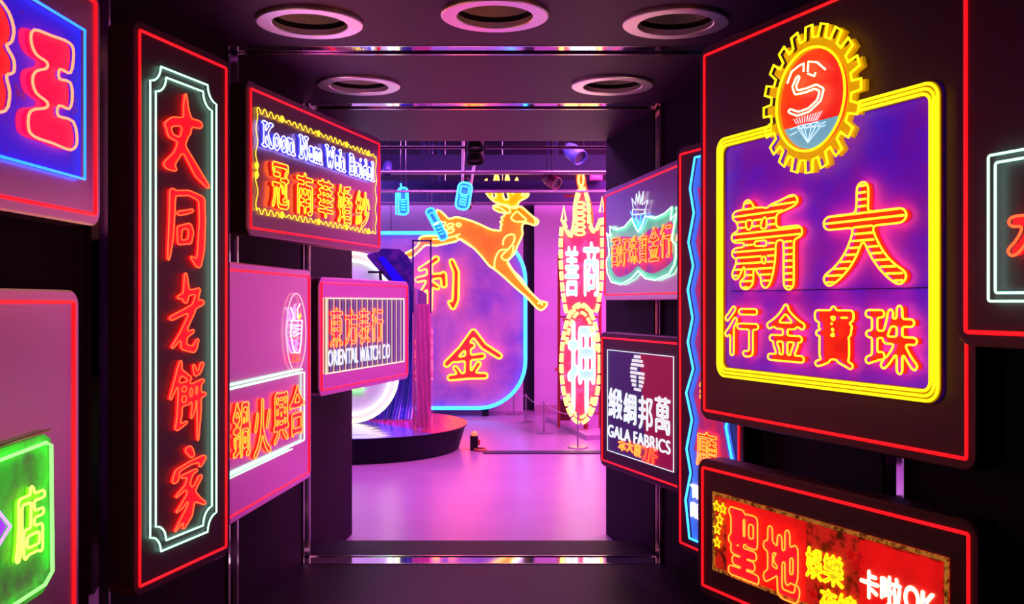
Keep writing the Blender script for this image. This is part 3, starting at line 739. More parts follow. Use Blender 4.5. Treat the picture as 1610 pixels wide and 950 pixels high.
for c in txt:
    if c == ' ': pen += 0.5; continue
    sts, ad = SLAB[c]; g = strokes(sts, 44, key='slab' + c)
    al = np.array([p for s in sts for p in s]); mn_ = al[:, :2].min(0) - W_ / 2; mx_ = al[:, :2].max(0) + W_ / 2
    sc = (u1 - u0) / adv; sz = zt - zb_
    letter(S.r, g, (u0 + (pen + mn_[0]) * sc, zt - mx_[1] * sz, u0 + (pen + mx_[0]) * sc, zt - mn_[1] * sz), N_BLUEW, F_BLUE, 0.0028, 0.02, n=4, name='letter')
    pen += ad
for c, b4 in (('冠', (427, 257, 453, 328)), ('南', (466, 272, 491, 338)), ('華', (499, 283, 523, 343)), ('婚', (531, 292, 552, 352)), ('紗', (559, 301, 580, 357))): S.ch(c, *b4, N_AMBER, F_RED, 0.5, 0.003, 0.02, N=48)

# ---------------------------------------------------------------- L5: hot pot sign
S = Sign('neon_sign', 'pink-lit hot pot board with red characters in a mint frame and oval emblem', (318, 486, (486, 435), (486, 742)), 318, 3.93, 949, wall=wl, board=BOARD_LIT)
a, z0, b, z1 = S.quadbox(325, 479, (479, 585), (479, 692))
line(S.r, rrect(a, z0, b, z1, 0.008, 2), N_MINT, 0.0035, 0.010, True, name='frame_tube')
line(S.r, [(a, z1 + 0.018), (b - 0.04, z1 + 0.018)], N_MINT, 0.0035, 0.012, name='frame_tube'); line(S.r, [(a, z0 - 0.018), (b - 0.2, z0 - 0.018)], N_MINT, 0.0025, 0.01, name='frame_tube')
for c, b4 in (('合', (455, 606, 478, 685)), ('興', (430, 616, 453, 696)), ('火', (399, 627, 425, 717)), ('鍋', (366, 632, 392, 721))): S.ch(c, *b4, N_ORANGE, F_REDHOT, 0.7, 0.003, 0.012)
ze = zz(440, 440, 5.93)
oval = S.px(ze([(148 + 92 * math.cos(t), 490 - 362 * math.sin(t)) for t in np.linspace(0, 2 * math.pi, 36, endpoint=False)]))
line(S.r, oval, NEON('pale pink neon glass', (1.6, 0.7, 0.8)), 0.003, 0.012, True, name='oval_tube')
for poly, mt in (([(105, 380), (95, 500), (120, 640), (138, 680), (180, 680), (195, 560), (205, 380), (105, 380)], N_WHITE), ([(95, 260), (120, 310), (125, 370)], N_WHITE), ([(185, 225), (160, 270), (165, 360)], N_WHITE), ([(140, 260), (140, 370)], N_VIOLET), ([(120, 330), (110, 370)], N_VIOLET),
                 ([(185, 310), (175, 370), (195, 330)], N_AMBER), ([(115, 420), (190, 425), (110, 450), (190, 460), (115, 490), (185, 500), (125, 530)], N_WHITE), ([(120, 560), (175, 600), (125, 620), (170, 660)], N_VIOLET), ([(130, 690), (180, 690), (195, 750), (115, 770), (130, 690)], N_REDT), ([(150, 745), (155, 710), (165, 745)], N_REDT), ([(110, 540), (190, 540)], N_REDT)):
    line(S.r, S.px(ze(poly)), mt, 0.0032, 0.012, name='emblem_tube')

# ---------------------------------------------------------------- L6: watch sign
S = Sign('neon_sign', 'pinstriped watch shop board with red characters and white lettering', (505.5, 640, (505.5, 445), (505.5, 614)), 505.5, 5.83, 1221, wall=wl, board=BOARD_LIT)
a, z0, b, z1 = S.quadbox(513.5, 636, (513.5, 469), (513.5, 588))
S.panel((a, z0, b, z1), M('striped panel ground', (0.40, 0.16, 0.26), 0.45))
line(S.r, [(a, z0), (b, z0), (b, z1), (a, z1)], N_WARM, 0.003, 0.008, True, name='frame_tube')
PIN = [M('pale pinstripe', (0.7, 0.7, 0.7), 0.5, emit=(0.45, 0.48, 0.42), es=1.0), M('blue pinstripe', (0.2, 0.3, 0.7), 0.5, emit=(0.07, 0.08, 0.36), es=1.0)]
ns = 30
for k in range(ns):
    u = a + (b - a) * (k + 0.6) / ns; hw = 0.0034
    MB().box((u - hw, -0.009, z0 + 0.006), (u + hw, -0.003, z1 - 0.006)).build('pinstripe', PIN[k % 2], S.r)
for c, b4 in (('東', (519, 484, 538, 546)), ('方', (543, 487, 562, 541)), ('表', (563, 485, 581, 541)), ('行', (584, 485, 602, 537))): S.ch(c, *b4, N_ORANGE, F_REDHOT, 0.5, 0.003, 0.016, N=44)
textline(S, 'ORIENTAL WATCH CO', 517, 614, (517, 551), (517, 577), N_SOFT, F_WHITE, 0.2, 0.0012, 0.009, N=40)

# ---------------------------------------------------------------- L1: blue sign with fat red character
S = Sign('neon_sign', 'upper left pink-lit board with fat red character on scratched blue print', (-190, 150, (150, 4), (150, 338)), 150, 3.02, 841, wall=wl, board=BOARD_LIT)
a, z0, b, z1 = S.quadbox(-160, 131.5, (131.5, 48), (131.5, 282))
S.panel((a, z0, b, z1), M('scratched blue backlit print', (0.14, 0.03, 0.36), 0.5, emit=(0.003, 0.006, 0.58), es=0.9, mott=(8, (0.35, 0.05, 0.25), (0.06, 0.0, 0.13), 0.58, 0.66)))
line(S.r, [(a, z0), (b, z0), (b, z1), (a, z1)], N_BLUE, 0.0045, 0.016, True, name='frame_tube')
zw = zz(0, 0, 1.977)
wang = [(92, 93), (150, 112), (203, 133), (216, 165), (207, 226), (174, 215), (172, 245), (205, 256), (212, 300), (203, 338), (171, 328), (168, 360), (215, 378), (227, 440), (208, 466), (150, 445), (92, 424), (75, 395), (82, 345), (128, 336),
        (134, 318), (100, 290), (88, 250), (98, 222), (130, 213), (133, 194), (100, 170), (84, 130)]
Wp = smooth(S.px(zw(wang)), True, 3)
sh = [(x - 0.03, z - 0.002) for x, z in Wp]
MB().plate([sh], -0.006, 0).build('letter_glow', M('magenta backlit print ', (0.7, 0.1, 0.3), 0.5, emit=(0.75, 0.0, 0.16), es=0.8), S.r)  # letter's pink glow put into the colour of an offset plate
p = MB().plate([Wp], -0.014, 0).build('character', plate_mat('rose red letter face', (0.8, 0.02, 0.12), (1.0, 0.004, 0.07), 0.9), S.r); line(p, Wp, NEON('peach neon glass', (5.0, 0.55, 0.25)), 0.004, 0.024, True)
left = smooth(S.px(zw([(-70, -30), (0, 18), (28, 85), (22, 130), (6, 142), (28, 185), (28, 225), (6, 236), (16, 290), (2, 345), (-60, 330), (-90, 200)])), True, 3)
p = MB().plate([left], -0.014, 0).build('character', F_REDHOT, S.r); line(p, left, MATS['peach neon glass'], 0.004, 0.024, True)

# ---------------------------------------------------------------- L2: green shop sign
S = Sign('neon_sign', 'lower left pink-lit board with glowing green shop sign', (-200, 116, (116, 475), (116, 1130)), 116, 2.89, 830, wall=wl, board=BOARD_LIT)
GP = M('green backlit print', (0.15, 0.5, 0.1), 0.5, emit=(0.006, 0.36, 0.012), es=0.8, mott=(5, (0.10, 0.12, 0.06), (0.05, 0.09, 0.03), 0.42, 0.62))
gp = S.px([(84, 690), (86, 905), (72, 932), (-120, 1060), (-120, 748), (74, 683)])
S.panel(None, GP, loops=[gp]); 
g2 = [(0, 0)]
tub = S.px([(76, 700), (78, 898), (66, 920), (-112, 1036), (-112, 764), (68, 696)])
line(S.r, tub, N_GREEN, 0.0055, 0.02, True, name='frame_tube')
line(S.r, S.px([(-100, 735), (78, 676)]), M('old amber tube', (0.4, 0.15, 0.05), 0.3), 0.004, 0.012, name='unlit_tube')
S.ch('店', 23, 766, 68, 876, NEON('lime neon glass', (2.0, 4.0, 0.25)), plate_mat('lime letter face', (0.2, 0.5, 0.03), (0.10, 0.5, 0.0), 0.7), 0.8, 0.0036, 0.02)
dia = S.px([(14, 828), (-40, 760), (-100, 850), (-40, 915)])
p = MB().plate([dia], -0.010, 0).build('diamond', M('violet backlit print', (0.4, 0.05, 0.5), 0.5, emit=(0.22, 0.0, 0.42), es=0.9), S.r); line(p, dia, N_VIOLET, 0.0045, 0.02, True)

# ================================================================== GALLERY
# ---------------------------------------------------------------- blue rounded sign with two red characters
S = Plane(700, 14.6); r = S.root('neon_sign', 660, GZ); tag(r, 'large blue rounded sign with red characters behind the leaping deer', 'sign')
a, z0 = S.L(470, 641); b, z1 = S.L(826, 367)
body = rrect(a, z0, b, z1, 0.72, 12)
BP = M('mottled purple blue print', (0.20, 0.13, 0.36), 0.55, emit=(0.03, 0.008, 0.26), es=0.8, mott=(1.8, (0.34, 0.18, 0.36), (0.13, 0.03, 0.22), 0.38, 0.62))
MB().plate([body], -0.03, 0.15).build('panel', BP, r)
line(r, body, N_CYAN, 0.028, 0.08, True, name='edge_tube', n=8)
for x in (540, 763): MB().box((S.L(x, 600)[0] - 0.05, 0, 0), (S.L(x, 600)[0] + 0.05, 0.14, z0 + 0.1)).build('foot', CASE, r)
LI = [[(686, 408, 8), (672, 418, 7), (660, 424, 5)], [(656, 440, 7), (675, 436, 8), (690, 434, 7)], [(675, 420, 8), (676, 450, 8), (675, 486, 7)], [(674, 444, 7), (662, 462, 5)], [(678, 446, 7), (688, 452, 6)], [(697, 432, 8), (698, 448, 8)], [(710, 412, 7), (717, 428, 8), (716, 470, 9), (712, 482, 7), (706, 474, 4)]]
letter(r, strokes(LI, 72), S.box(654, 404, 722, 490), N_AMBER, F_RED, 0.018, 0.09, y=-0.03)
JIN = [[(744, 524, 9), (725, 550, 9), (703, 572, 9)], [(744, 524, 9), (760, 545, 9), (784, 560, 8)], [(730, 548, 7), (742, 544, 8)], [(716, 566, 7), (758, 560, 8)], [(736, 548, 8), (735, 588, 9)], [(716, 578, 6), (722, 586, 6)], [(752, 572, 7), (744, 584, 6)], [(708, 593, 8), (735, 590, 9), (762, 590, 8)]]
letter(r, strokes(JIN, 72), S.box(699, 518, 789, 597), N_AMBER, F_REDHOT, 0.016, 0.09, y=-0.03)

# ---------------------------------------------------------------- leaping deer
D = Plane(740, 13.4); r = D.root('neon_deer', 745, D.uv(745, 480)[1]); tag(r, 'leaping golden neon deer hanging before the blue sign', 'sign')
zd = zz(620, 270, 4.131)
bodyp = [(432, 303), (520, 330), (590, 362), (640, 382), (692, 384), (690, 360), (700, 345), (688, 330), (704, 318), (695, 300), (716, 290), (712, 278), (745, 270), (700, 268), (660, 255), (640, 228), (690, 218), (735, 222), (760, 236), (790, 228), (830, 236), (860, 262), (905, 300), (932, 318), (930, 340), (905, 350), (868, 338),
         (836, 340), (828, 375), (832, 410), (800, 480), (775, 540), (735, 582), (750, 620), (800, 690), (850, 750), (900, 800), (945, 840), (992, 852), (975, 885), (945, 898), (910, 870), (860, 815), (800, 765), (740, 710), (690, 665), (645, 630), (615, 610), (575, 560), (520, 500), (460, 455), (425, 440),
         (400, 455), (340, 468), (270, 482), (210, 478), (180, 500), (150, 530), (110, 560), (75, 550), (80, 530), (130, 505), (165, 465), (165, 438), (190, 422), (260, 420), (310, 415), (340, 380), (318, 372), (335, 330), (300, 332), (275, 315), (280, 250), (330, 285), (355, 310), (395, 300)]
za = zz(590, 220, 4.35)
ant = za([(905, 462), (870, 446), (820, 428), (785, 400), (762, 370), (748, 342), (752, 300), (760, 270), (772, 330), (790, 352), (800, 365), (800, 390), (812, 400), (826, 396), (824, 370), (815, 345), (815, 280), (826, 238), (842, 262), (850, 340), (872, 366), (880, 404), (898, 412), (912, 402), (908, 380), (900, 350), (892, 300), (900, 236), (914, 272), (925, 340), (940, 372), (952, 352), (958, 300), (968, 262), (976, 300), (978, 345), (998, 352), (1020, 340), (1034, 344), (1022, 362), (1000, 380), (1022, 384), (1042, 366), (1048, 378), (1036, 396), (1010, 410), (985, 424), (972, 450), (965, 470)])
DB = M('self lit orange deer sheet', (0.85, 0.26, 0.01), 0.45, emit=(0.80, 0.19, 0.0), es=0.62, mott=(3, (0.8, 0.2, 0.01), (0.68, 0.13, 0.0), 0.4, 0.6))  # emission puts the tube light into the painted sheet itself
B = D.px = [D.L(*p) for p in zd(bodyp)]; Bs = smooth(B, True, 2)
body = MB().plate([Bs], -0.03, 0.03).build('body', DB, r); line(body, Bs, N_DEER, 0.014, 0.07, True, name='outline_tube', y=-0.0)
A = smooth([D.L(*p) for p in ant], True, 2)
an = MB().plate([A], -0.028, 0.028).build('antlers', M('self lit yellow antler sheet', (0.85, 0.5, 0.02), 0.45, emit=(0.78, 0.36, 0.0), es=0.65), r); line(an, A, N_DEER, 0.013, 0.065, True, name='outline_tube')  # antler sheet also emits in place of tube light falling on it
for poly, cl in (([(345, 350), (365, 340), (388, 345), (375, 360), (350, 362)], True), ([(345, 385), (365, 372), (390, 378), (375, 396), (350, 400)], True), ([(405, 345), (420, 338), (433, 348), (420, 360)], True), ([(760, 300), (785, 270), (800, 263), (825, 285), (858, 320), (800, 328), (770, 318)], True),
                 ([(640, 228), (690, 240), (735, 270), (755, 265), (735, 222)], False), ([(706, 480), (712, 440), (740, 415), (775, 412), (780, 440), (765, 475), (735, 510), (712, 530), (695, 555), (712, 575), (740, 572), (765, 540), (775, 480)], False), ([(650, 625), (655, 570), (680, 520), (712, 508), (735, 512)], False),
                 ([(740, 590), (770, 640), (820, 690), (860, 750), (905, 805), (960, 860)], False), ([(400, 425), (440, 450), (500, 490)], False), ([(905, 315), (920, 325), (910, 340)], False), ([(250, 440), (330, 440), (430, 408)], False), ([(930, 860), (945, 850), (960, 870)], False)):
    line(body, smooth([D.L(*p) for p in zd(poly)], cl, 3), N_DEER, 0.011, 0.07, cl, name='detail_tube')
m = MB()
for x, y in ((700, 350), (790, 330)):
    u, v = D.L(x, y); m.bar((u, 0, v), (u, 0, 4.6 - D.z0), 0.004, 5)
m.build('hanging_wire', RAIL, r)

# ---------------------------------------------------------------- hanging phone signs
PHB = M('blue phone sheet', (0.05, 0.25, 0.6), 0.4, emit=(0.0, 0.12, 0.42), es=0.7)
def phone(x0, y0, x1, y1, tilt, Y, lab, fold=False, aerial=False, wt=4.6):
    S = Plane((x0 + x1) / 2, Y); cx, cy = (x0 + x1) / 2, (y0 + y1) / 2
    z = S.uv(cx, cy)[1]; hw = (x1 - x0) / 2 / F * Y; hh = (y1 - y0) / 2 / F * Y
    r = S.root('neon_phone', cx, z); tag(r, lab, 'sign', 'hanging neon phones')
    R = Matrix.Rotation(tilt, 2)
    def T(pts): return [tuple(R @ Vector(p)) for p in pts]
    L = T(rrect(-hw, -hh, hw, hh, hw * 0.75, 5))
    b = MB().plate([L], -0.015, 0.02).build('body', PHB, r); line(b, L, N_CYAN, 0.012, 0.05, True, name='outline_tube', n=6)
    L2 = T(rrect(-hw * 0.62, hh * 0.1, hw * 0.62, hh * 0.72, hw * 0.25, 3)); line(b, L2, N_CYAN, 0.009, 0.045, True, name='screen_tube')
    for k in range(4):
        zz_ = -hh * (0.02 + 0.2 * k); line(b, T([(-hw * 0.55, zz_), (hw * 0.55, zz_ - 0.01)]), N_CYAN, 0.009, 0.045, name='key_tube')
    if fold: line(b, T([(-hw, hh * 0.04), (hw, hh * 0.04)]), N_WHITE, 0.01, 0.05, name='hinge_tube')
    if aerial:
        line(b, T([(-hw * 0.3, hh), (-hw * 0.4, hh * 1.35)]), N_CYAN, 0.012, 0.03, name='aerial')
        line(b, T([(-hw * 0.4, hh * 0.9), (-hw * 1.5, hh * 0.6), (-hw * 1.6, -hh * 0.95), (-hw * 0.4, -hh)]), N_CYAN, 0.011, 0.03, name='flap_tube')
    m = MB()
    for s in (-0.6, 0.6):
        p = R @ Vector((s * hw, hh * 0.95)); m.bar((p[0], 0, p[1]), (p[0] * 0.6, 0, wt - z), 0.003, 4)
    m.build('hanging_wire', RAIL, r)
phone(627, 296, 642, 338, 0.03, 11.6, 'upright cyan neon phone with aerial, leftmost of the hanging phones', aerial=True)
phone(719, 288, 740, 330, -0.16, 10.5, 'cyan neon candybar phone hanging beside the pale track rails', wt=2.974)
phone(680.5, 326, 693.5, 380, 0.48, 12.4, 'tilted cyan neon flip phone by the deer tail', fold=True)

# ---------------------------------------------------------------- pawnshop style sign on its stand
S = Plane(912, 12.6); r = S.root('neon_sign', 912, GZ); tag(r, 'tall red pawnshop sign with dashed amber outline and white characters', 'sign')
PR = M('crimson sign sheet', (0.6, 0.04, 0.10), 0.5, emit=(0.45, 0.006, 0.05), es=0.8, mott=(4, (0.6, 0.2, 0.4), (0.28, 0.02, 0.16), 0.5, 0.75))
up = [(884, 348), (890, 362), (897, 372), (905, 362), (903, 330), (908, 310), (915, 296), (924, 318), (926, 352), (934, 366), (941, 352), (946, 345), (946, 380), (946, 430), (941, 470), (934, 492), (912, 480), (893, 495), (886, 470), (882, 430), (881, 385)]
U_ = smooth([S.L(*p) for p in up], True, 3)
p1 = MB().plate([U_], -0.03, 0.10).build('upper_plate', PR, r)
lo = [S.L(912 + 30 * math.cos(t), 571 - 93 * math.sin(t)) for t in np.linspace(0, 2 * math.pi, 48, endpoint=False)]
p2 = MB().plate([lo], -0.05, 0.10).build('lower_plate', PR, r)
def dashes(parent, pts, r_, d, ln, gap, mat, name='outline_tube', closed=True):
    a = np.array(pts + ([pts[0]] if closed else [])); sgl = np.hypot(*(a[1:] - a[:-1]).T); cs = np.concatenate([[0], np.cumsum(sgl)]); t = 0
    m = MB()
    while t + ln < cs[-1]:
        q = np.linspace(t, t + ln, 4); m.tube(list(zip(np.interp(q, cs, a[:, 0]), np.interp(q, cs, a[:, 1]))), r_, -d, False, 6); t += ln + gap
    m.build(name, mat, parent, True)
dashes(p1, U_, 0.026, 0.08, 0.115, 0.03, N_DEER); dashes(p2, lo, 0.026, 0.10, 0.115, 0.03, N_DEER)
lo2 = [S.L(912 + 24 * math.cos(t), 571 - 80 * math.sin(t)) for t in np.linspace(0.25, math.pi - 0.25, 24)]; dashes(p2, lo2, 0.02, 0.10, 0.09, 0.03, N_DEER, closed=False)
lo3 = [S.L(912 + 24 * math.cos(t), 571 - 84 * math.sin(t)) for t in np.linspace(math.pi + 0.6, 2 * math.pi - 0.6, 24)]; dashes(p2, lo3, 0.02, 0.10, 0.09, 0.03, N_DEER, closed=False)
for c, b4 in (('善', (888, 388, 909, 466)), ('商', (917, 381, 941, 466))): letter(r, glyph(c, 0.5, 44), S.box(*b4), N_WHITE, F_ICE, 0.008, 0.05, y=-0.03)
letter(r, glyph('押', 0.7, 60), S.box(893, 505, 934, 648), N_WHITE, F_ICE, 0.010, 0.05, y=-0.05)
top = MB().plate([smooth([S.L(*q) for q in [(909, 296), (906, 274), (912, 262), (919, 274), (924, 300), (932, 330), (932, 356), (924, 352), (920, 318)]], True, 3)], -0.02, 0.06).build('crest', M('orange crest sheet', (0.8, 0.15, 0.02), 0.5, emit=(0.8, 0.05, 0.0), es=0.7), r)
line(top, ellipse(*S.L(913, 283), 0.035, 0.09, 16), N_DEER, 0.014, 0.05, True, name='ring_tube')
for k in range(6): line(top, ellipse(*S.L(911, 322 + k * 9), 0.07, 0.03, 10), N_DEER, 0.014, 0.06, True, name='ladder_tube')
line(top, smooth([S.L(*q) for q in [(917, 295), (924, 320), (926, 345), (932, 362), (938, 360), (942, 345)]], False, 4), N_DEER, 0.016, 0.07, name='wing_tube')
line(top, smooth([S.L(*q) for q in [(907, 300), (902, 325), (901, 350), (896, 368), (889, 362), (885, 350)]], False, 4), N_DEER, 0.016, 0.07, name='wing_tube')
for q0 in ((886, 336), (946, 322)):
    c = S.L(*q0); line(top, [(c[0] - 0.03, c[1] - 0.1), (c[0], c[1] + 0.1), (c[0] + 0.03, c[1] - 0.1)], N_DEER, 0.014, 0.05, True, name='tip_tube')
RS = M('red stand steel', (0.35, 0.02, 0.04), 0.4)
m = MB(); l0 = S.L(880, 400); l1 = S.L(940, 400); zt = l0[1]
for u in (l0[0], l1[0] + 0.05): m.bar((u, 0.22, 0.06), (u, 0.22, zt), 0.02, 8)
for k in range(9): m.bar((l0[0], 0.22, 0.25 + k * (zt - 0.3) / 8), (l1[0] + 0.05, 0.22, 0.25 + k * (zt - 0.3) / 8), 0.012, 6)
m.build('stand', RS, r)
for x, y in ((897, 308), (894, 503), (882, 581)): u, v = S.L(x, y); MB().bar((u - 0.08, 0.0, v), (u + 0.10, 0.0, v), 0.018, 6).build('bracket', RS, r)
u, v = S.L(922, 660); MB().bar((u, 0.1, 0.06), (u, 0.1, v + 0.1), 0.03, 8).build('post', RS, r)
# plinth
A_, B_ = floor_at(922, 692), floor_at(858, 661)
m = MB().prism([(A_.x, A_.y), (A_.x + 1.6, A_.y + 0.35), (B_.x + 1.9, B_.y + 0.4), (B_.x, B_.y)], GZ, GZ + 0.06)
tag(m.build('plinth', M('mauve plinth paint', (0.45, 0.25, 0.42), 0.35)), 'low plinth under the tall red pawnshop sign', 'plinth')
q = P(879, 640, 13.6); bxr = tag(empty('equipment_box', (q.x, q.y, GZ + 0.06)), 'dark maroon box on the plinth behind the red sign', 'box')
m = M('maroon box paint', (0.09, 0.01, 0.02), 0.5)
MB().box((0, 0, 0), (0.16, 0.2, 0.27)).build('body', m, bxr); MB().box((-0.008, -0.008, 0.27), (0.168, 0.208, 0.285)).build('lid', m, bxr)

# ---------------------------------------------------------------- stanchions and rope
STM = M('brushed stanchion steel', (0.45, 0.36, 0.45), 0.3, 0.8)
SP = [((807.6, 651), 'stanchion by the corner of the blue sign, farthest of the four'), ((827, 665), 'second farthest stanchion with a base catching blue light'), ((855, 681), 'stanchion between the deer hoof and the red sign'), ((908.5, 704), 'nearest stanchion in front of the tall red sign')]
tops = []
for (x, y), lb in SP:
    p = floor_at(x, y); t = tag(empty('stanchion', p), lb, 'stanchion', 'low barrier posts')
    MB().lathe([(0.0, 0.0), (0.125, 0.0), (0.125, 0.008), (0.11, 0.014), (0.0, 0.016)], 28).build('base', STM, t)
    MB().lathe([(0.009, 0.012), (0.009, 0.42), (0.0, 0.425)], 12).build('post', STM, t); MB().lathe([(0.0, 0.392), (0.013, 0.392), (0.013, 0.408), (0.0, 0.408)], 12).build('collar', STM, t)
    tops.append(p + Vector((0, 0, 0.40)))
for i in range(3):
    a, b = tops[i], tops[i + 1]; dd = (b - a).normalized() * 0.016; a, b = a + dd, b - dd; m = MB(); prev = a
    for k in range(1, 9):
        t = k / 8; c = a.lerp(b, t) - Vector((0, 0, 0.10 * 4 * t * (1 - t) * 0.5)); m.bar(prev, c, 0.004, 5); prev = c
    tag(m.build('barrier_cord', M('pale elastic cord', (0.6, 0.5, 0.6), 0.5)), ['thin barrier cord between the two farthest stanchions', 'thin barrier cord between the middle two stanchions', 'thin barrier cord running to the nearest stanchion'][i], 'cord')

# ---------------------------------------------------------------- round platform with its display
pc = Vector((-1.86, 11.45, GZ))
pt = tag(empty('round_platform', pc), 'round black platform with glossy crinkled top', 'platform')
PZ = 0.29
MB().lathe([(0.0, 0.0), (1.22, 0.0), (1.30, PZ - 0.02), (1.32, PZ - 0.012), (1.32, PZ)], 72).build('skirt', M('gloss black skirt', (0.004, 0.003, 0.014), 0.5, spec=0.2), pt)
FOILR = M('crinkled red film', (0.75, 0.02, 0.10), 0.22, 0.35, bump=0.6, bscale=9)
FOILB = M('crinkled silver blue film', (0.35, 0.35, 0.75), 0.16, 0.75, bump=0.55, bscale=6)
def sector(a0, a1, n): return [(1.32 * math.cos(math.radians(a0 + (a1 - a0) * k / n)), 1.32 * math.sin(math.radians(a0 + (a1 - a0) * k / n))) for k in range(n + 1)]
MB().prism(sector(-42, 120, 40), PZ, PZ + 0.006).build('red_top', FOILR, pt)
MB().prism(sector(120, 318, 50), PZ, PZ + 0.006).build('silver_top', FOILB, pt)
zp = GZ + PZ + 0.006
# white outlined rounded sign standing on the platform
S = Plane(560, 11.5); r = S.root('neon_sign', 520, zp); tag(r, 'pale rounded sign with double white neon edge on the round platform', 'sign')
a, z0 = S.L(408, 664); b, z1 = S.L(626, 398); z0 = 0.02
bo = rrect(a, z0, b, z1, 0.56, 10)
MB().plate([bo], -0.02, 0.12).build('panel', M('pale sign sheet', (0.7, 0.62, 0.68), 0.4, emit=(0.30, 0.22, 0.30), es=0.6, mott=(3, (0.6, 0.7, 0.65), (0.22, 0.24, 0.26), 0.4, 0.65)), r)
line(r, bo, N_WARM, 0.020, 0.07, True, name='edge_tube', n=8)
line(r, rrect(a + 0.09, z0 + 0.09, b - 0.09, z1 - 0.09, 0.47, 10), N_WHITE, 0.018, 0.07, True, name='edge_tube', n=8)
line(r, [S.L(545, 612), S.L(572, 611)], N_GREEN, 0.02, 0.06, name='green_tube')
# clear acrylic column beside it
ACR = M('clear acrylic', (0.75, 0.30, 0.60), 0.05, spec=0.8, alpha=0.16)
q = P(666, 690, 10.95)
t = tag(empty('acrylic_column', (q.x, q.y, zp)), 'tall clear acrylic column with dark top frame on the round platform', 'display case')
H = EYE + (CY - 379) / F * 10.95 - zp
m = MB()
m.box((-0.095, -0.2, 0), (-0.089, 0.2, H)).build('acrylic_pane', ACR, t); MB().box((0.089, -0.2, 0), (0.095, 0.2, H)).build('acrylic_pane', ACR, t)
MB().box((-0.089, -0.2, 0), (0.089, -0.194, H)).build('acrylic_pane', ACR, t)
FRM = M('dark blue frame metal', (0.04, 0.03, 0.14), 0.35)
for x in (-0.1, 0.1): MB().box((x - 0.010, -0.212, H * 0.62), (x + 0.010, -0.200, H)).build('frame_post', FRM, t)
MB().box((-0.11, -0.212, H - 0.02), (0.11, -0.200, H)).build('frame_bar', FRM, t)
for x in (-0.1, 0.1): MB().box((x - 0.006, -0.210, 0), (x + 0.006, -0.200, H * 0.62)).build('edge_strip', M('pink edge strip', (0.8, 0.25, 0.5), 0.2, 0.3), t)
# red film hanging inside the column
vs = []; fs_ = []; nx, nz = 16, 14
for k in range(nz + 1):
    for i in range(nx + 1):
        x = -0.085 + 0.17 * i / nx; zf = H * 0.66 * k / nz
        vs.append((x, 0.03 * math.sin(i * 1.3 + k * 0.5) + 0.015 * math.sin(k * 2.1 + i), zf + 0.01))
for k in range(nz):
    for i in range(nx): n_ = k * (nx + 1) + i; fs_.append((n_, n_ + 1, n_ + nx + 2, n_ + nx + 1))
pydata('film', vs, fs_, M('rose film', (0.75, 0.05, 0.28), 0.25, 0.3, bump=0.4, bscale=8), t, True)
# draped blue film behind the watch sign
f0, f1 = P(606, 660, 11.95), P(668, 660, 11.85)
t = tag(empty('film_drape', (f0.x, f0.y, zp)), 'draped blue reflective film standing on the platform beside the acrylic column', 'film')
nx, nz = 60, 16; vs = []; fs_ = []; Wd = f1.x - f0.x; Hd = EYE + (CY - 430) / F * 11.9 - zp
for k in range(nz + 1):
    for i in range(nx + 1):
        u = i / nx; v = k / nz
        vs.append((Wd * u + (1 - v) ** 2 * -0.35 * (1 - u), 0.05 * math.sin(u * 31 + 0.6 * math.sin(v * 5)) * (0.4 + 0.6 * v) - 0.25 * (1 - v) ** 4 + 0.02 * math.sin(u * 67), Hd * v * (0.86 + 0.14 * (1 - u)) + 0.015))
for k in range(nz):
    for i in range(nx): n_ = k * (nx + 1) + i; fs_.append((n_, n_ + 1, n_ + nx + 2, n_ + nx + 1))
pydata('sheet', vs, fs_, M('blue reflective film', (0.10, 0.10, 0.65), 0.18, 0.75, bump=0.25, bscale=5), t, True)
MB().bar((0, 0.05, 0), (0, 0.05, Hd), 0.012, 8).build('support_rod', CASE, t); MB().bar((Wd, 0.05, 0), (Wd, 0.05, Hd * 0.86), 0.012, 8).build('support_rod', CASE, t)
# tilted dark panel above the drape
Yp = 11.25
poly = [(602, 391), (628, 392), (641, 402), (651, 420), (652, 468), (622, 452), (598, 428), (576, 402)]
c0 = P(615, 425, Yp); t = tag(empty('tilted_panel', (c0.x, c0.y, zp)), 'slanted glossy navy panel leaning above the watch sign', 'panel')
pts = [((x - 615) / F * Yp, P(x, y, Yp).z - zp) for x, y in poly]
MB().plate([pts], -0.02, 0.02).build('sheet', M('gloss navy sheet', (0.03, 0.02, 0.16), 0.22, mott=(6, (0.10, 0.03, 0.22), None, 0.45, 0.6), bump=0.2, bscale=6), t)
st_ = [((x - 615) / F * Yp, P(x, y, Yp).z - zp) for x, y in [(595, 405), (604, 403), (640, 445), (636, 460), (622, 448)]]
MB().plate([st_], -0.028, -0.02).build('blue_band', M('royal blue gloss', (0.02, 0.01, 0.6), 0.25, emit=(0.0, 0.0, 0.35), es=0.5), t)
MB().bar((pts[6][0] - 0.14, -0.03, pts[6][1]), (pts[6][0] + 0.04, -0.03, pts[6][1]), 0.014, 8).build('clamp_arm', CASE, t)
MB().bar((pts[6][0], -0.03, pts[6][1]), (pts[6][0] + 0.01, -0.03, pts[6][1] - 0.1), 0.018, 8).build('clamp_stem', CASE, t)
MB().bar((0.27, 0.05, 0), (0.27, 0.05, pts[4][1] + 0.1), 0.015, 8).build('leg', CASE, t)
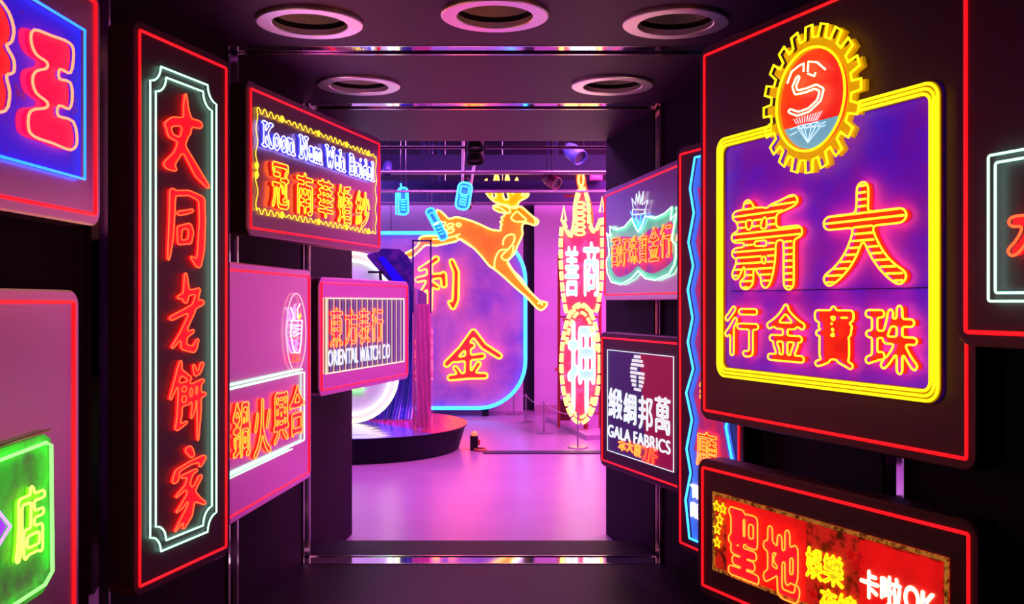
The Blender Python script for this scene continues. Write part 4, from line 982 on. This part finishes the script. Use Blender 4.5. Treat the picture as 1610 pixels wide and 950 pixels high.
# little power unit on the floor
q = floor_at(746, 708); t = tag(empty('power_unit', q), 'small black power unit with amber lamp on the floor beside the platform', 'power unit')
MB().box((-0.05, -0.04, 0.0), (0.04, 0.06, 0.17)).build('body', CASE, t); MB().lathe([(0.0, 0.17), (0.035, 0.17), (0.04, 0.20), (0.02, 0.225), (0, 0.225)], 14).build('lamp', M('amber lamp', (0.8, 0.3, 0.1), 0.3, emit=(1, 0.25, 0.08), es=0.8), t)
MB().lathe([(0.05, 0.0), (0.075, 0.0), (0.08, 0.015), (0.07, 0.03), (0.05, 0.03)], 20, (0.07, -0.05, 0)).build('cable_coil', M('orange cable', (0.5, 0.12, 0.05), 0.5), t)
MB().box((0.04, -0.01, 0.06), (0.065, 0.03, 0.12)).build('plug', M('red plug', (0.5, 0.03, 0.03), 0.4), t)

# ---------------------------------------------------------------- gallery ceiling kit
PIPE = M('purple grey pipe steel', (0.36, 0.26, 0.38), 0.3, 0.85)
for k, (py, Y) in enumerate(((232, 8.0), (271, 9.5), (301, 11.0))):
    z = EYE + (CY - py) / F * Y; t = tag(empty('ceiling_pipe', (0, Y, z)), ['nearest pale pipe under the gallery ceiling', 'middle pale pipe under the gallery ceiling', 'farthest pale pipe crossing the deer antlers'][k], 'pipe', 'ceiling pipes')
    MB().bar((-3.5, 0, 0), (3.0, 0, 0), 0.014, 10).build('tube', PIPE, t)
    for x in (-2.2, 0.4, 1.9): MB().bar((x, 0, 0), (x, 0, 4.6 - z), 0.006, 6).build('hanger', CASE, t)
BEAM = M('dark blue beam paint', (0.02, 0.015, 0.09), 0.5)
for k, (y0, y1, Y) in enumerate(((243, 268, 11.8), (284, 298, 13.0), (303, 318, 14.4))):
    z0, z1 = EYE + (CY - y1) / F * Y, EYE + (CY - y0) / F * Y
    t = tag(empty('ceiling_beam', (0, Y, z0)), ['nearest dark beam across the gallery ceiling', 'middle dark beam behind the deer antlers', 'farthest dark beam over the back wall'][k], 'beam', 'ceiling beams')
    MB().box((-5, 0, 0), (5, 0.22, z1 - z0)).build('web', BEAM, t); MB().box((-5, -0.04, -0.02), (5, 0.26, 0.0)).build('flange', M('mauve flange', (0.22, 0.10, 0.22), 0.4), t)
    for x in (-3, -1.1, 0.55, 2.6): MB().box((x - 0.03, 0.05, z1 - z0), (x + 0.03, 0.15, 4.6 - z0)).build('hanger', BEAM, t)
zr = 2.99
t = tag(empty('track_rail', (-0.5, 8.1, zr)), 'pair of pale track rails running back above the deer', 'track')
RM = M('pale track metal', (0.8, 0.65, 0.75), 0.4)
MB().bar((0.09, 0, 0), (-0.21, 5.4, 0), 0.016, 6).build('rail', RM, t); MB().bar((0.215, 0, 0), (-0.10, 5.0, 0), 0.016, 6).build('rail', RM, t)
for k in range(5): y = 0.6 + k; MB().box((0.09 - 0.0556 * y, y - 0.03, -0.01), (0.215 - 0.063 * y, y + 0.03, 0.01)).build('tie', CASE, t)
for y in (0.5, 4.5): MB().bar((0.15 - 0.06 * y, y, 0), (0.15 - 0.06 * y, y, 4.6 - zr), 0.008, 6).build('hanger', CASE, t)
def spot(px, py, Y, s, yaw, pitch, mat, lab):
    p = P(px, py, Y); t = tag(empty('spotlight', p), lab, 'spotlight', 'gallery spotlights'); R = Matrix.Rotation(yaw, 3, 'Z') @ Matrix.Rotation(pitch, 3, 'X')
    def put(prof, nm, mt):
        m = MB().lathe(prof, 20); m.v = [tuple(R @ Vector(v)) for v in m.v]; return m.build(nm, mt, t, True)
    put([(0, -s * 1.4), (s * 0.7, -s * 1.35), (s * 0.95, -s * 0.6), (s, 0.3 * s), (s, s * 1.2), (s * 0.88, s * 1.2), (s * 0.85, s * 0.9)], 'body', mat)
    put([(0, s * 0.9), (s * 0.86, s * 0.9)], 'lens', M('dark lens', (0.1, 0.1, 0.12), 0.1))
    m = MB(); m.bar((-s * 1.08, 0, 0), (-s * 1.08, 0, s * 1.9), s * 0.08, 6); m.bar((s * 1.08, 0, 0), (s * 1.08, 0, s * 1.9), s * 0.08, 6); m.bar((-s * 1.1, 0, s * 1.9), (s * 1.1, 0, s * 1.9), s * 0.08, 6); m.build('yoke', CASE, t)
    MB().bar((0, 0, s * 1.9), (0, 0, 4.6 - p.z), s * 0.12, 6).build('stem', CASE, t)
spot(747, 240, 7.86, 0.072, 0.1, math.pi * 0.94, BLACK, 'round black spotlight hanging between the pale track rails')
spot(747, 221, 7.5, 0.066, 0.2, math.pi * 0.92, BLACK, 'upper black spotlight at the mouth of the tunnel ceiling')
spot(867, 284, 12.2, 0.085, 0.9, math.pi * 0.66, M('dusky red lamp paint', (0.25, 0.05, 0.10), 0.4), 'dusky red spotlight turned sideways right of the antlers')
spot(609, 265, 10.4, 0.055, -0.4, math.pi * 0.9, M('navy lamp paint', (0.05, 0.06, 0.25), 0.3), 'small navy spotlight beside the bridal sign')
spot(903, 241, 10.2, 0.09, 0.8, math.pi * 0.7, M('blue lamp paint', (0.08, 0.12, 0.45), 0.35), 'blue spotlight high on the right under the first pipe')
spot(737, 322, 13.6, 0.05, 0.0, math.pi * 0.75, M('pink lamp paint', (0.7, 0.4, 0.6), 0.4), 'small pale pink lamp beside the track rail end')
q = P(937, 279, 12.9); t = tag(empty('junction_box', q), 'small pink junction box high on the right beside the red sign crest', 'box')
MB().box((-0.085, -0.05, -0.04), (0.085, 0.05, 0.04)).build('body', M('pink box paint', (0.6, 0.15, 0.35), 0.45), t); MB().box((-0.06, -0.056, -0.02), (0.06, -0.05, 0.02)).build('cover', M('pale pink cover', (0.75, 0.35, 0.55), 0.4), t)
MB().bar((0.0, 0, 0.04), (0.0, 0, 4.6 - q.z), 0.006, 6).build('stem', CASE, t)
bpy.data.objects.remove(_font_o)
